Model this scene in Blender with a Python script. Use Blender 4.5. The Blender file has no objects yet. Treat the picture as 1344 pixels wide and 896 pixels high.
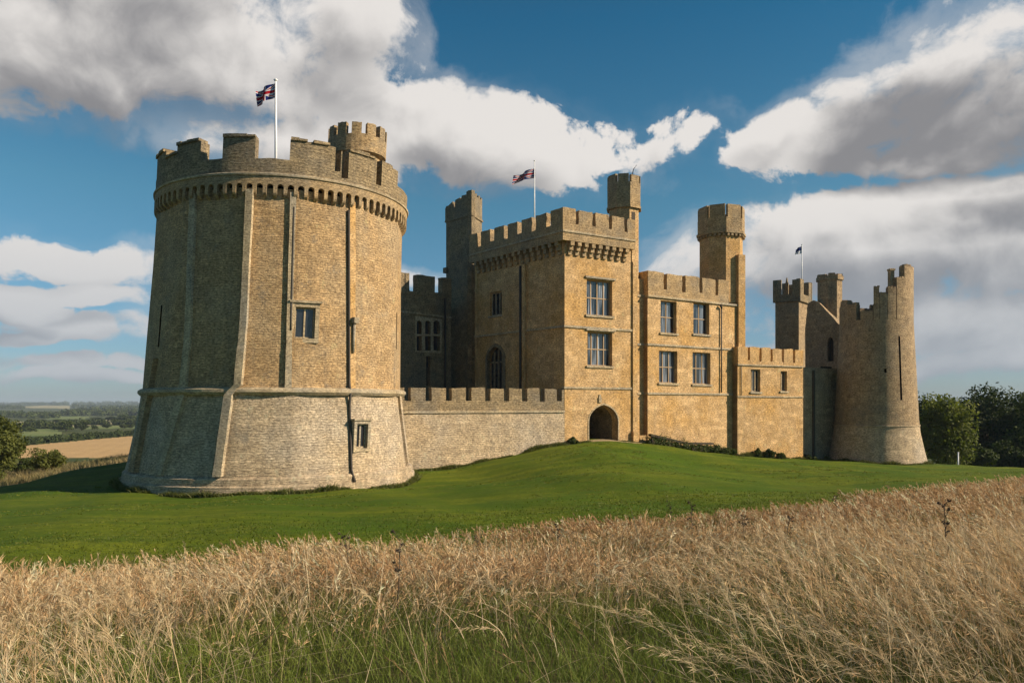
import bpy, math, random
import numpy as np
from mathutils import Vector
from mathutils.geometry import tessellate_polygon

rng = np.random.default_rng(11)
random.seed(11)
S = bpy.context.scene
COL = S.collection
D2R = math.radians

# ------------------------------------------------------------------ camera, sky, sun, exposure
HOR = 531.0          # picture row of the horizon
cam_d = bpy.data.cameras.new('camera')
cam = bpy.data.objects.new('camera', cam_d)
COL.objects.link(cam)
cam.location = (0, 0, 0)
cam.rotation_euler = (math.pi / 2, 0, 0)
cam_d.sensor_width = 36.0
cam_d.lens = 36.0 * 1000 / 1344
cam_d.shift_y = 83.0 / 1344
cam_d.clip_start = 0.1
cam_d.clip_end = 30000
S.camera = cam

SUN_AZ, SUN_EL = 80.0, 29.0      # azimuth from -Y (behind the camera) towards +X
SUN_STRENGTH = 5.0
SKY_STRENGTH = 0.057
EXPOSURE = 0.5
CLOUD_SHADE, CLOUD_LIT = (.185, .181, .186), (.58, .552, .525)
S.view_settings.view_transform = 'Standard'
S.view_settings.look = 'None'
S.view_settings.exposure = EXPOSURE
S.view_settings.gamma = 1
S.view_settings.use_curve_mapping = False
S.render.engine = 'CYCLES'
S.cycles.use_denoising = True
S.cycles.max_bounces = 5
S.cycles.diffuse_bounces = 3
S.cycles.glossy_bounces = 2
S.cycles.transparent_max_bounces = 6
S.cycles.volume_bounces = 0
S.cycles.use_adaptive_sampling = True
S.cycles.adaptive_threshold = 0.02

sun_d = bpy.data.lights.new('sun', 'SUN')
sun = bpy.data.objects.new('sun', sun_d)
COL.objects.link(sun)
sun_d.energy = SUN_STRENGTH
sun_d.angle = D2R(0.5)
sun_d.color = (1.0, 0.84, 0.65)
sdir = Vector((math.sin(D2R(SUN_AZ)) * math.cos(D2R(SUN_EL)), -math.cos(D2R(SUN_AZ)) * math.cos(D2R(SUN_EL)), math.sin(D2R(SUN_EL))))
sun.rotation_euler = sdir.to_track_quat('Z', 'Y').to_euler()
sun.location = (60, -40, 60)


class NT:
    """tiny helper for node trees"""
    def __init__(s, nt):
        s.nt = nt

    def n(s, typ, **kw):
        nd = s.nt.nodes.new(typ)
        for k, v in kw.items():
            setattr(nd, k, v)
        return nd

    def put(s, sock, v):
        if isinstance(v, bpy.types.NodeSocket):
            s.nt.links.new(v, sock)
        elif v is not None:
            if hasattr(sock.default_value, '__len__') and not hasattr(v, '__len__'):
                v = [v] * len(sock.default_value)
            if hasattr(sock.default_value, '__len__') and len(sock.default_value) == 4 and len(v) == 3:
                v = (*v, 1)
            sock.default_value = v

    def m(s, op, a, b=None, c=None, clamp=False):
        nd = s.n('ShaderNodeMath', operation=op, use_clamp=clamp)
        for i, v in enumerate((a, b, c)):
            if v is not None:
                s.put(nd.inputs[i], v)
        return nd.outputs[0]

    def v(s, op, a, b=None, scale=None):
        nd = s.n('ShaderNodeVectorMath', operation=op)
        s.put(nd.inputs[0], a)
        if b is not None:
            s.put(nd.inputs[1], b)
        if scale is not None:
            s.put(nd.inputs['Scale'], scale)
        return nd.outputs['Value'] if op in ('LENGTH', 'DOT_PRODUCT', 'DISTANCE') else nd.outputs[0]

    def mix(s, fac, a, b, blend='MIX', clampf=True):
        nd = s.n('ShaderNodeMix', data_type='RGBA', blend_type=blend, clamp_factor=clampf)
        s.put(nd.inputs[0], fac)
        s.put(nd.inputs[6], a)
        s.put(nd.inputs[7], b)
        return nd.outputs[2]

    def noise(s, vec, scale, detail=4, rough=0.55, dist=0.0, col=False):
        nd = s.n('ShaderNodeTexNoise')
        if vec is not None:
            s.put(nd.inputs['Vector'], vec)
        nd.inputs['Scale'].default_value = scale
        nd.inputs['Detail'].default_value = detail
        nd.inputs['Roughness'].default_value = rough
        nd.inputs['Distortion'].default_value = dist
        return nd.outputs['Color' if col else 'Fac']

    def ss(s, x, lo, hi, a=0.0, b=1.0, kind='SMOOTHSTEP'):
        nd = s.n('ShaderNodeMapRange', interpolation_type=kind, clamp=True) if kind != 'LINEAR' else s.n('ShaderNodeMapRange', clamp=True)
        s.put(nd.inputs['Value'], x)
        for k, v in zip(('From Min', 'From Max', 'To Min', 'To Max'), (lo, hi, a, b)):
            nd.inputs[k].default_value = v
        return nd.outputs[0]

    def sep(s, v):
        nd = s.n('ShaderNodeSeparateXYZ')
        s.put(nd.inputs[0], v)
        return nd.outputs

    def comb(s, x, y, z=0.0):
        nd = s.n('ShaderNodeCombineXYZ')
        for i, q in enumerate((x, y, z)):
            s.put(nd.inputs[i], q)
        return nd.outputs[0]


def azel(px, py):
    x, z = (px - 672) / 1000.0, (HOR - py) / 1000.0
    return math.atan(x), math.atan(z / math.hypot(1, x))


# cloud banks: where they stand in the sky (compass direction / elevation, given in picture-like units), radii, tilt, weight
BANKS = [
    (90, 60, 330, 120, 0, 1.0), (330, 95, 240, 95, 6, 1.0), (60, -60, 420, 120, 0, 1.0), (440, 30, 90, 70, 0, .7),
    (590, 185, 220, 72, 10, 1.0), (430, 190, 200, 62, 0, .95), (770, 200, 130, 46, -6, .56), (880, 175, 90, 30, -8, .30),
    (1215, 125, 240, 88, -20, 1.15), (1400, 95, 240, 110, 0, 1.1), (1060, 165, 95, 46, -20, .8), (1265, 205, 190, 40, 4, .85), (1330, 150, 160, 90, 0, 1.1),
    (1150, 335, 330, 78, -4, 1.05), (1390, 330, 260, 100, 0, 1.05), (900, 355, 105, 40, -15, .85), (1250, 430, 320, 62, 0, .85), (1060, 470, 240, 24, 0, .6), (1330, 470, 260, 34, 0, .8),
    (90, 345, 220, 34, 5, .62), (60, 392, 260, 22, 0, .58), (130, 445, 130, 26, 0, .7), (40, 505, 260, 12, 0, .55), (36, 420, 46, 24, 0, 1.0), (35, 456, 46, 13, 0, .8), (175, 432, 80, 22, -6, .7), (90, 488, 300, 12, 0, .45),
    (560, 372, 110, 14, 0, .6),
]


def build_world():
    w = bpy.data.worlds.new('World')
    S.world = w
    w.use_nodes = True
    nt = w.node_tree
    nt.nodes.clear()
    g = NT(nt)
    # --- density group
    grp = bpy.data.node_groups.new('cloud_density', 'ShaderNodeTree')
    grp.interface.new_socket('P', in_out='INPUT', socket_type='NodeSocketVector')
    grp.interface.new_socket('D', in_out='OUTPUT', socket_type='NodeSocketFloat')
    k = NT(grp)
    gi = k.n('NodeGroupInput')
    go = k.n('NodeGroupOutput')
    p = gi.outputs[0]

    def n2d(vec, scale, detail, rough, col=False):
        nd = k.n('ShaderNodeTexNoise', noise_dimensions='2D')
        k.put(nd.inputs['Vector'], vec)
        nd.inputs['Scale'].default_value = scale
        nd.inputs['Detail'].default_value = detail
        nd.inputs['Roughness'].default_value = rough
        return nd.outputs['Color' if col else 'Fac']

    def puff(vec, scale, kind='F1'):
        nd = k.n('ShaderNodeTexVoronoi', voronoi_dimensions='2D', feature=kind)
        k.put(nd.inputs['Vector'], vec)
        nd.inputs['Scale'].default_value = scale
        if kind == 'SMOOTH_F1':
            nd.inputs['Smoothness'].default_value = .35
        return nd.outputs['Distance']
    warp = k.v('SUBTRACT', n2d(p, 5.0, 3, .5, True), (.5, .5, .5))
    q = k.v('ADD', p, k.v('MULTIPLY', warp, (.11, .07, 0)))
    best = None
    for (cx, cy, rx, ry, tilt, wt) in BANKS:
        if -100 < cx < 1444 and -100 < cy:
            a, e = azel(cx, cy)
            c2 = math.cos(a) ** 2
        else:
            a, e, c2 = math.atan((cx - 672) / 1000) * 1.1, (HOR - cy) / 1000 * .9, .8
        t = D2R(tilt)
        d = k.v('SUBTRACT', q, (a, e, 0))
        ux = k.v('DOT_PRODUCT', d, (math.cos(t) / (rx / 1000 * c2), -math.sin(t) / (rx / 1000 * c2), 0))
        uy = k.v('DOT_PRODUCT', d, (math.sin(t) / (ry / 1000 * (c2 ** .5)), math.cos(t) / (ry / 1000 * (c2 ** .5)), 0))
        # flatter undersides: the lower half falls off faster
        uy = k.m('MULTIPLY', uy, k.ss(uy, -.15, .15, 1.3, 1.0))
        l = k.m('ADD', k.m('MULTIPLY', ux, ux), k.m('MULTIPLY', uy, uy))
        mk = k.m('MULTIPLY', k.m('SUBTRACT', 1.0, l), wt)
        best = mk if best is None else k.m('SMOOTH_MAX', best, mk, .25)
    best = k.m('MAXIMUM', best, -1.2)
    fine = k.v('MULTIPLY', k.v('SUBTRACT', n2d(p, 22, 3, .6, True), (.5, .5, .5)), (.035, .03, 0))
    qf = k.v('ADD', q, fine)
    n1 = n2d(k.v('MULTIPLY', q, (1, 1.3, 1)), 5.5, 7, .55)
    n2 = n2d(k.v('MULTIPLY', q, (1, 1.2, 1)), 30, 6, .64)
    b1 = puff(k.v('MULTIPLY', qf, (1, 1.15, 1)), 13)
    b2 = puff(k.v('MULTIPLY', qf, (1, 1.1, 1)), 34)
    grp.interface.new_socket('S', in_out='OUTPUT', socket_type='NodeSocketFloat')
    n1s = n2d(k.v('MULTIPLY', q, (1, 1.3, 1)), 5.5, 3, .5)
    b1s = puff(k.v('MULTIPLY', q, (1, 1.15, 1)), 11, 'SMOOTH_F1')
    Ss = k.m('ADD', k.m('MULTIPLY', best, .74), k.m('MULTIPLY', k.m('SUBTRACT', n1s, .47), 1.5))
    Ss = k.m('ADD', Ss, k.m('MULTIPLY', k.m('SUBTRACT', .44, b1s), .38))
    grp.links.new(Ss, go.inputs[1])
    D = k.m('ADD', k.m('MULTIPLY', best, .78), k.m('MULTIPLY', k.m('SUBTRACT', n1, .445), 1.5))
    D = k.m('ADD', D, k.m('MULTIPLY', k.m('SUBTRACT', .42, b1), .36))
    D = k.m('ADD', D, k.m('MULTIPLY', k.m('SUBTRACT', .40, b2), .20))
    D = k.m('ADD', D, k.m('MULTIPLY', k.m('SUBTRACT', n2, .5), .80))
    grp.links.new(D, go.inputs[0])

    tc = g.n('ShaderNodeTexCoord')
    d = g.v('NORMALIZE', tc.outputs['Generated'])
    x, y, z = g.sep(d)
    az = g.m('ARCTAN2', x, y)
    el = g.m('ARCSINE', z)
    P = g.comb(az, el, 0)

    def dens(off):
        gn = g.n('ShaderNodeGroup')
        gn.node_tree = grp
        g.put(gn.inputs[0], g.v('ADD', P, off) if off else P)
        return gn.outputs
    D0, S0 = dens(None)
    S1 = dens((.014, .024, 0))[1]
    S2 = dens((.03, .075, 0))[1]
    soft = g.n('ShaderNodeTexNoise', noise_dimensions='2D')
    g.put(soft.inputs['Vector'], P)
    soft.inputs['Scale'].default_value = 4.0
    wid = g.ss(soft.outputs['Fac'], .35, .65, .22, .75, 'LINEAR')
    alpha = g.m('DIVIDE', g.m('ADD', D0, .03), wid, clamp=True)
    alpha = g.ss(alpha, 0, 1)
    veil = g.m('MULTIPLY', g.ss(D0, -.55, .25), g.ss(soft.outputs['Fac'], .38, .68, .05, .38))
    alpha = g.m('MAXIMUM', alpha, veil)
    lit = g.m('ADD', .80, g.m('MULTIPLY', g.m('SUBTRACT', S0, S1), .95))
    lit = g.m('SUBTRACT', lit, g.m('MULTIPLY', g.ss(S2, -.2, 1.6, kind='LINEAR'), .80))
    lit = g.m('ADD', lit, g.m('MULTIPLY', g.m('SUBTRACT', D0, S0), .48))
    lit = g.m('ADD', lit, g.m('MULTIPLY', g.ss(D0, .05, .5, 1, 0), .16))
    nz = g.n('ShaderNodeTexNoise', noise_dimensions='2D')
    g.put(nz.inputs['Vector'], P)
    nz.inputs['Scale'].default_value = 9.0
    nz.inputs['Detail'].default_value = 5
    Pw = g.v('ADD', P, g.v('MULTIPLY', g.v('SUBTRACT', nz.outputs['Color'], (.5, .5, .5)), (.10, .07, 0)))
    for (cx, cy, rx, ry, tilt, amt) in ((1190, 160, 190, 58, -14, .62), (1350, 275, 110, 40, 0, .40), (1350, 170, 120, 60, 0, .35)):
        a, e = azel(cx, cy)
        c2 = math.cos(a) ** 2
        t = D2R(tilt)
        dd = g.v('SUBTRACT', Pw, (a, e, 0))
        ux = g.v('DOT_PRODUCT', dd, (math.cos(t) / (rx / 1000 * c2), -math.sin(t) / (rx / 1000 * c2), 0))
        uy = g.v('DOT_PRODUCT', dd, (math.sin(t) / (ry / 1000 * c2 ** .5), math.cos(t) / (ry / 1000 * c2 ** .5), 0))
        rr = g.m('ADD', g.m('MULTIPLY', ux, ux), g.m('MULTIPLY', uy, uy))
        lit = g.m('SUBTRACT', lit, g.ss(rr, .1, 1.15, amt, 0))
    lit = g.ss(lit, -.12, 1.05)
    ccol = g.mix(lit, CLOUD_SHADE, CLOUD_LIT)
    # far clouds lose themselves in the air towards the horizon
    ccol = g.mix(g.ss(el, .0, .27, .70, 0), ccol, (.235, .275, .325))
    sky = g.n('ShaderNodeTexSky', sky_type='NISHITA')
    sky.sun_disc = False
    sky.sun_elevation = D2R(SUN_EL)
    sky.sun_rotation = D2R(180 - SUN_AZ)
    sky.air_density = 1.0
    sky.dust_density = 0.6
    sky.ozone_density = 2.2
    ramp = g.n('ShaderNodeValToRGB')
    g.put(ramp.inputs[0], g.m('MULTIPLY', el, 1 / 1.2))
    cr = ramp.color_ramp
    cr.elements[0].position, cr.elements[0].color = 0.0, (.76, .93, 1.28, 1)
    cr.elements[1].position, cr.elements[1].color = 1.0, (.40, .52, .60, 1)
    for q_, c in ((.1, (.66, .99, 1.17)), (.21, (.58, 1.08, 1.10)), (.39, (.24, .88, 1.02)), (.5, (.34, .74, .86))):
        e = cr.elements.new(q_)
        e.color = (*c, 1)
    tint = g.mix(1.0, sky.outputs[0], ramp.outputs[0], 'MULTIPLY', clampf=False)
    bg1 = g.n('ShaderNodeBackground')
    g.put(bg1.inputs[0], tint)
    bg1.inputs[1].default_value = SKY_STRENGTH
    bg2 = g.n('ShaderNodeBackground')
    g.put(bg2.inputs[0], ccol)
    bg2.inputs[1].default_value = 1.0
    mx = g.n('ShaderNodeMixShader')
    above = g.ss(el, -.01, .01)
    g.put(mx.inputs[0], g.m('MULTIPLY', g.m('MULTIPLY', alpha, .97), above))
    nt.links.new(bg1.outputs[0], mx.inputs[1])
    nt.links.new(bg2.outputs[0], mx.inputs[2])
    out = g.n('ShaderNodeOutputWorld')
    nt.links.new(mx.outputs[0], out.inputs[0])


build_world()


# ------------------------------------------------------------------ materials
def mat(name, rough=.9, spec=.2):
    m = bpy.data.materials.new(name)
    m.use_nodes = True
    g = NT(m.node_tree)
    b = m.node_tree.nodes['Principled BSDF']
    b.inputs['Roughness'].default_value = rough
    b.inputs['Specular IOR Level'].default_value = spec
    return m, g, b


def stone(name, c1, c2, mort, stain, w=.44, h=.20, rubble=1.0, streak=.35, bump=.5, pits=.45, lichen=.45):
    m, g, b = mat(name, .92, .15)
    uv = g.n('ShaderNodeUVMap', uv_map='UVMap').outputs[0]
    pos = g.n('ShaderNodeNewGeometry').outputs['Position']
    wob = g.v('SUBTRACT', g.noise(uv, 1.1, 3, .6, col=True), (.5, .5, .5))
    uvd = g.v('ADD', uv, g.v('SCALE', wob, scale=.16 * rubble))
    br = g.n('ShaderNodeTexBrick')
    br.offset_frequency = 2
    br.squash = .7
    br.squash_frequency = 3
    g.put(br.inputs['Vector'], uvd)
    g.put(br.inputs['Color1'], c1)
    g.put(br.inputs['Color2'], c2)
    g.put(br.inputs['Mortar'], mort)
    br.inputs['Scale'].default_value = 1
    br.inputs['Brick Width'].default_value = w
    br.inputs['Row Height'].default_value = h
    br.inputs['Mortar Size'].default_value = .016
    br.inputs['Mortar Smooth'].default_value = .6
    br2 = g.n('ShaderNodeTexBrick')
    br2.offset_frequency = 2
    g.put(br2.inputs['Vector'], g.v('ADD', uvd, (.37, .11, 0)))
    g.put(br2.inputs['Color1'], tuple(c * 1.12 for c in c1))
    g.put(br2.inputs['Color2'], tuple(c * .9 for c in c2))
    g.put(br2.inputs['Mortar'], mort)
    br2.inputs['Scale'].default_value = 1
    br2.inputs['Brick Width'].default_value = w * 1.9
    br2.inputs['Row Height'].default_value = h * 1.55
    br2.inputs['Mortar Size'].default_value = .014
    br2.inputs['Mortar Smooth'].default_value = .6
    swap = g.ss(g.noise(g.v('MULTIPLY', uv, (.35, .8, 1)), .8, 4, .6), .46, .54)
    col = g.mix(swap, br.outputs['Color'], br2.outputs['Color'])
    big = g.noise(pos, .22, 6, .62)
    col = g.mix(g.ss(big, .40, .66, 0, .9), col, stain)
    mid = g.noise(pos, 1.3, 5, .65)
    col = g.mix(1.0, col, g.mix(g.ss(mid, .3, .7), (.80, .80, .81), (1.17, 1.165, 1.15)), 'MULTIPLY')
    fine = g.noise(g.v('MULTIPLY', uvd, (4.6, 11.0, 1)), 1.0, 5, .72)
    col = g.mix(1.0, col, g.mix(g.ss(fine, .30, .70), (.42, .41, .41), (1.55, 1.53, 1.5)), 'MULTIPLY')
    st = g.noise(g.v('MULTIPLY', uv, (1.5, .10, 1)), 1.0, 5, .6)
    col = g.mix(g.ss(st, .52, .75, 0, streak), col, (.13, .115, .09))
    pale = g.noise(g.v('MULTIPLY', uv, (.8, .5, 1)), 1.7, 6, .7)
    lich = g.noise(pos, .75, 7, .72)
    col = g.mix(g.ss(lich, .56, .70, 0, lichen), col, (.20, .185, .155))
    col = g.mix(g.ss(pale, .58, .74, 0, .5), col, tuple(min(.6, c * 1.55) for c in c1))
    pit = g.noise(g.v('MULTIPLY', uv, (1.0, 1.7, 1)), 4.2, 5, .70)
    pitm = g.ss(pit, .635, .69, 0, pits)
    col = g.mix(pitm, col, (.05, .042, .032))
    g.put(b.inputs['Base Color'], col)
    hgt = g.m('ADD', g.m('MULTIPLY', br.outputs['Fac'], -.6), g.m('MULTIPLY', fine, .9))
    hgt = g.m('SUBTRACT', hgt, pitm)
    bp = g.n('ShaderNodeBump')
    bp.inputs['Strength'].default_value = bump
    bp.inputs['Distance'].default_value = .09
    g.put(bp.inputs['Height'], hgt)
    g.put(b.inputs['Normal'], bp.outputs[0])
    return m


M = {}
M['gold'] = stone('golden_stone', (.53, .36, .188), (.44, .29, .142), (.38, .255, .13), (.46, .275, .10), w=.62, h=.27, rubble=1.2, streak=.22, bump=.35, pits=.75, lichen=.10)
M['gold_dark'] = stone('weathered_golden_stone', (.42, .295, .155), (.34, .235, .12), (.33, .235, .125), (.28, .22, .145), w=.5, h=.24, rubble=1.1, streak=.4, bump=.6, lichen=.35)
M['tower'] = stone('tower_rubble_stone', (.49, .33, .168), (.39, .26, .13), (.33, .225, .12), (.42, .31, .185), w=.36, h=.15, rubble=1.5, bump=.8, pits=.6, streak=.45)
M['pale'] = stone('pale_rubble_stone', (.53, .41, .265), (.43, .33, .21), (.35, .275, .18), (.45, .375, .28), w=.38, h=.16, rubble=1.5, bump=.8, streak=.3, pits=.6)
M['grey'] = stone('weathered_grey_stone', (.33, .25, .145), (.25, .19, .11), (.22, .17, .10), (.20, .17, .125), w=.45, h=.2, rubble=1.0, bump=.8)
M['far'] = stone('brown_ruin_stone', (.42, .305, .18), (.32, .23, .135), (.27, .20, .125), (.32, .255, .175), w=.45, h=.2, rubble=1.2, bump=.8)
M['dress'] = stone('dressed_stone', (.44, .35, .22), (.37, .29, .18), (.30, .24, .15), (.30, .27, .215), w=.9, h=.38, rubble=.2, bump=.25, pits=.25)


def plain(name, col, rough=.6, spec=.3, metal=0, var=.25, scale=6):
    m, g, b = mat(name, rough, spec)
    pos = g.n('ShaderNodeNewGeometry').outputs['Position']
    n = g.noise(pos, scale, 4, .6)
    g.put(b.inputs['Base Color'], g.mix(n, tuple(c * (1 - var) for c in col), tuple(c * (1 + var) for c in col)))
    b.inputs['Metallic'].default_value = metal
    return m


M['lead'] = plain('dark_lead_pipe', (.055, .045, .035), .6)
M['roof'] = plain('lead_roof', (.12, .12, .12), .7)
M['wood'] = plain('window_wood', (.36, .245, .135), .55)
M['white_paint'] = plain('white_painted_metal', (.75, .75, .74), .35)
M['void'] = plain('unlit_inside_black', (.012, .010, .008), .95, 0)  # near-black colour standing in for the unlit insides of the towers
M['iron'] = plain('black_iron', (.03, .028, .026), .5)
M['dark_board'] = plain('dark_oak_and_backing', (.05, .035, .022), .8)  # dark timber tone; also backs wall openings in place of their unlit insides


def glass(name, curtain):
    m, g, b = mat(name, .06, .6)
    uv = g.n('ShaderNodeUVMap', uv_map='UVMap').outputs[0]
    u, v, _ = g.sep(uv)
    base = (.012, .014, .018)
    if curtain:
        fold = g.noise(g.comb(g.m('MULTIPLY', u, 9.0), g.m('MULTIPLY', v, .25)), 1.0, 2, .5)
        big = g.noise(g.comb(g.m('MULTIPLY', u, 2.0), g.m('MULTIPLY', v, .1)), 1.0, 1, .5)
        f = g.m('MULTIPLY', g.ss(fold, .40, .62), g.ss(big, .42, .54))
        col = g.mix(f, base, curtain)
    else:
        n = g.noise(uv, 1.6, 2)
        col = g.mix(n, base, (.03, .034, .042))
    g.put(b.inputs['Base Color'], col)
    bp = g.n('ShaderNodeBump')
    bp.inputs['Strength'].default_value = .12
    g.put(bp.inputs['Height'], g.noise(uv, 2.2, 2))
    g.put(b.inputs['Normal'], bp.outputs[0])
    return m


M['glass'] = glass('dark_leaded_glass', None)
M['glass_curtain'] = glass('curtained_glass', (.36, .40, .46))
M['glass_dim'] = glass('dim_curtained_glass', (.20, .22, .26))


# ------------------------------------------------------------------ mesh building
class MB:
    def __init__(s):
        s.v, s.f, s.uv, s.sm = [], [], [], []

    def poly(s, pts, uv=None, smooth=False):
        i = len(s.v)
        pts = [tuple(p) for p in pts]
        s.v += pts
        s.f.append(list(range(i, i + len(pts))))
        if uv is None:
            a = np.array(pts, float)
            nrm = np.zeros(3)
            for j in range(len(a)):
                nrm += np.cross(a[j], a[(j + 1) % len(a)])
            l = np.linalg.norm(nrm)
            nrm = nrm / l if l > 1e-12 else np.array((0, 0, 1.))
            if abs(nrm[2]) > .8:
                uv = [(p[0], p[1]) for p in pts]
            else:
                t = np.array((-nrm[1], nrm[0]))
                t /= np.linalg.norm(t)
                uv = [(p[0] * t[0] + p[1] * t[1], p[2]) for p in pts]
        s.uv.append(uv)
        s.sm.append(smooth)

    def box8(s, q):
        """q: 8 points, bottom ring 0-3 then top ring 4-7"""
        for ids in ((3, 2, 1, 0), (4, 5, 6, 7), (0, 1, 5, 4), (1, 2, 6, 5), (2, 3, 7, 6), (3, 0, 4, 7)):
            s.poly([q[i] for i in ids])

    def tube(s, pts, rads, n=8, cap=True):
        rings = []
        pts = [np.array(p, float) for p in pts]
        for i, p in enumerate(pts):
            t = pts[min(i + 1, len(pts) - 1)] - pts[max(i - 1, 0)]
            t /= max(np.linalg.norm(t), 1e-9)
            a = np.cross(t, (0, 0, 1.) if abs(t[2]) < .9 else (1., 0, 0))
            a /= np.linalg.norm(a)
            b = np.cross(t, a)
            rings.append([p + rads[i] * (math.cos(k * 2 * math.pi / n) * a + math.sin(k * 2 * math.pi / n) * b) for k in range(n)])
        for i in range(len(rings) - 1):
            for k in range(n):
                k2 = (k + 1) % n
                s.poly([rings[i][k], rings[i + 1][k], rings[i + 1][k2], rings[i][k2]], smooth=True)
        if cap:
            s.poly(rings[0])
            s.poly(rings[-1][::-1])

    def build(s, name, material, parent=None):
        off = np.zeros(3)
        o = parent
        while o is not None:
            off += np.array(o.location)
            o = o.parent
        me = bpy.data.meshes.new(name)
        me.from_pydata([tuple(np.array(p) - off) for p in s.v], [], s.f)
        ul = me.uv_layers.new(name='UVMap')
        ul.data.foreach_set('uv', np.array([c for f in s.uv for c in f], np.float32).ravel())
        me.polygons.foreach_set('use_smooth', s.sm)
        if any(s.sm):
            import bmesh
            bm = bmesh.new()
            bm.from_mesh(me)
            bmesh.ops.remove_doubles(bm, verts=bm.verts, dist=.0005)
            bm.to_mesh(me)
            bm.free()
        if material:
            me.materials.append(material)
        me.update()
        ob = bpy.data.objects.new(name, me)
        COL.objects.link(ob)
        if parent is not None:
            ob.parent = parent
        return ob


def tag(o, label=None, cat=None, group=None, kind=None):
    for k_, v_ in (('label', label), ('category', cat), ('group', group), ('kind', kind)):
        if v_:
            o[k_] = v_
    return o


def thing(name, loc, label, cat, group=None):
    o = bpy.data.objects.new(name, None)
    COL.objects.link(o)
    o.empty_display_size = .5
    o.location = loc
    return tag(o, label, cat, group)


def at(px, Y):
    return np.array(((px - 672) / 1000.0 * Y, Y))


def zat(py, Y):
    return (HOR - py) / 1000.0 * Y


class Flat:
    """vertical plane through two plan points; s runs along it, o points outwards"""
    def __init__(f, p0, p1):
        f.p0, f.p1 = np.array(p0, float), np.array(p1, float)
        f.L = np.linalg.norm(f.p1 - f.p0)
        f.d = (f.p1 - f.p0) / f.L
        f.n = np.array((f.d[1], -f.d[0]))

    def pt(f, s, z, o=0.0):
        q = f.p0 + f.d * s + f.n * o
        return (q[0], q[1], z)

    def s(f, px):
        """distance along the wall where compass direction px meets it"""
        u = (px - 672) / 1000.0
        # p0x + d_x s = u (p0y + d_y s)
        return (u * f.p0[1] - f.p0[0]) / (f.d[0] - u * f.d[1])

    def Y(f, px):
        return f.p0[1] + f.d[1] * f.s(px)

    def z(f, px, py):
        return zat(py, f.Y(px))


class Cyl:
    """vertical cylinder; s is arc length from azimuth phi0 (phi: 0 = -Y, 90 = +X)"""
    def __init__(f, c, R, phi0=0.0):
        f.c, f.R, f.phi0 = np.array(c, float), R, phi0

    def pt(f, s, z, o=0.0):
        a = D2R(f.phi0) + s / f.R
        return (f.c[0] + (f.R + o) * math.sin(a), f.c[1] - (f.R + o) * math.cos(a), z)


def cyl_phi(px, c, R):
    """azimuth (deg) and depth where compass direction px meets the near side of a cylinder"""
    u = (px - 672) / 1000.0
    d = np.array((u, 1.0))
    d /= np.linalg.norm(d)
    b = d @ c
    disc = b * b - (c @ c - R * R)
    t = b - math.sqrt(max(disc, 0))
    p = d * t
    v = (p - c)
    return math.degrees(math.atan2(v[0], -v[1])), p[1]


def slab(mb, fr, outline, holes=(), front=0.0, back=-.8, backface=True):
    polys = [outline] + list(holes)
    flat = [p for q in polys for p in q]
    tris = tessellate_polygon([[Vector((a, b, 0)) for a, b in q] for q in polys])
    for t in tris:
        a, b, c = (flat[i] for i in t)
        ar = (b[0] - a[0]) * (c[1] - a[1]) - (b[1] - a[1]) * (c[0] - a[0])
        if abs(ar) < 1e-9:
            continue
        q = (a, b, c) if ar > 0 else (a, c, b)
        mb.poly([fr.pt(x, z, front) for x, z in q], [(x, z) for x, z in q])
        if backface:
            mb.poly([fr.pt(x, z, back) for x, z in q[::-1]], [(x, z) for x, z in q[::-1]])
    for q in polys:
        n = len(q)
        for i in range(n):
            a, b = q[i], q[(i + 1) % n]
            horiz = abs(a[1] - b[1]) < abs(a[0] - b[0])
            uv = [(a[0], a[1]), (b[0], b[1]), (b[0], b[1] + abs(front - back)), (a[0], a[1] + abs(front - back))] if horiz else \
                 [(a[0], a[1]), (b[0], b[1]), (b[0] + abs(front - back), b[1]), (a[0] + abs(front - back), a[1])]
            mb.poly([fr.pt(*a, front), fr.pt(*b, front), fr.pt(*b, back), fr.pt(*a, back)], uv)


def fbox(mb, fr, s0, s1, z0, z1, o0, o1):
    q = [fr.pt(s0, z0, o1), fr.pt(s1, z0, o1), fr.pt(s1, z0, o0), fr.pt(s0, z0, o0), fr.pt(s0, z1, o1), fr.pt(s1, z1, o1), fr.pt(s1, z1, o0), fr.pt(s0, z1, o0)]
    mb.box8(q)


def rect(s0, s1, z0, z1):
    return [(s0, z0), (s1, z0), (s1, z1), (s0, z1)]


def arch(s0, s1, z0, zs, zt, n=8, q=.30):
    """two-centred (slightly pointed) arch opening outline"""
    w = (s1 - s0) / 2
    c = (s0 + s1) / 2
    k = q * w
    R = w + k
    am = math.acos(k / R)
    hh = R * math.sin(am)
    arc = [(R * math.cos(am * i / n) - k, (zt - zs) * R * math.sin(am * i / n) / hh) for i in range(n + 1)]
    return [(s0, z0), (s1, z0)] + [(c + x, zs + z) for x, z in arc] + [(c - x, zs + z) for x, z in arc[::-1][1:]]


def rough_line(pts, step=.40, amp=.045):
    out = []
    for (a, b) in zip(pts[:-1], pts[1:]):
        L = math.hypot(b[0] - a[0], b[1] - a[1])
        n = max(1, int(L / step))
        for i in range(n):
            t = i / n
            out.append((a[0] + (b[0] - a[0]) * t + random.uniform(-amp, amp), a[1] + (b[1] - a[1]) * t + random.uniform(-amp, amp)))
    out.append(pts[-1])
    return out


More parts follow.
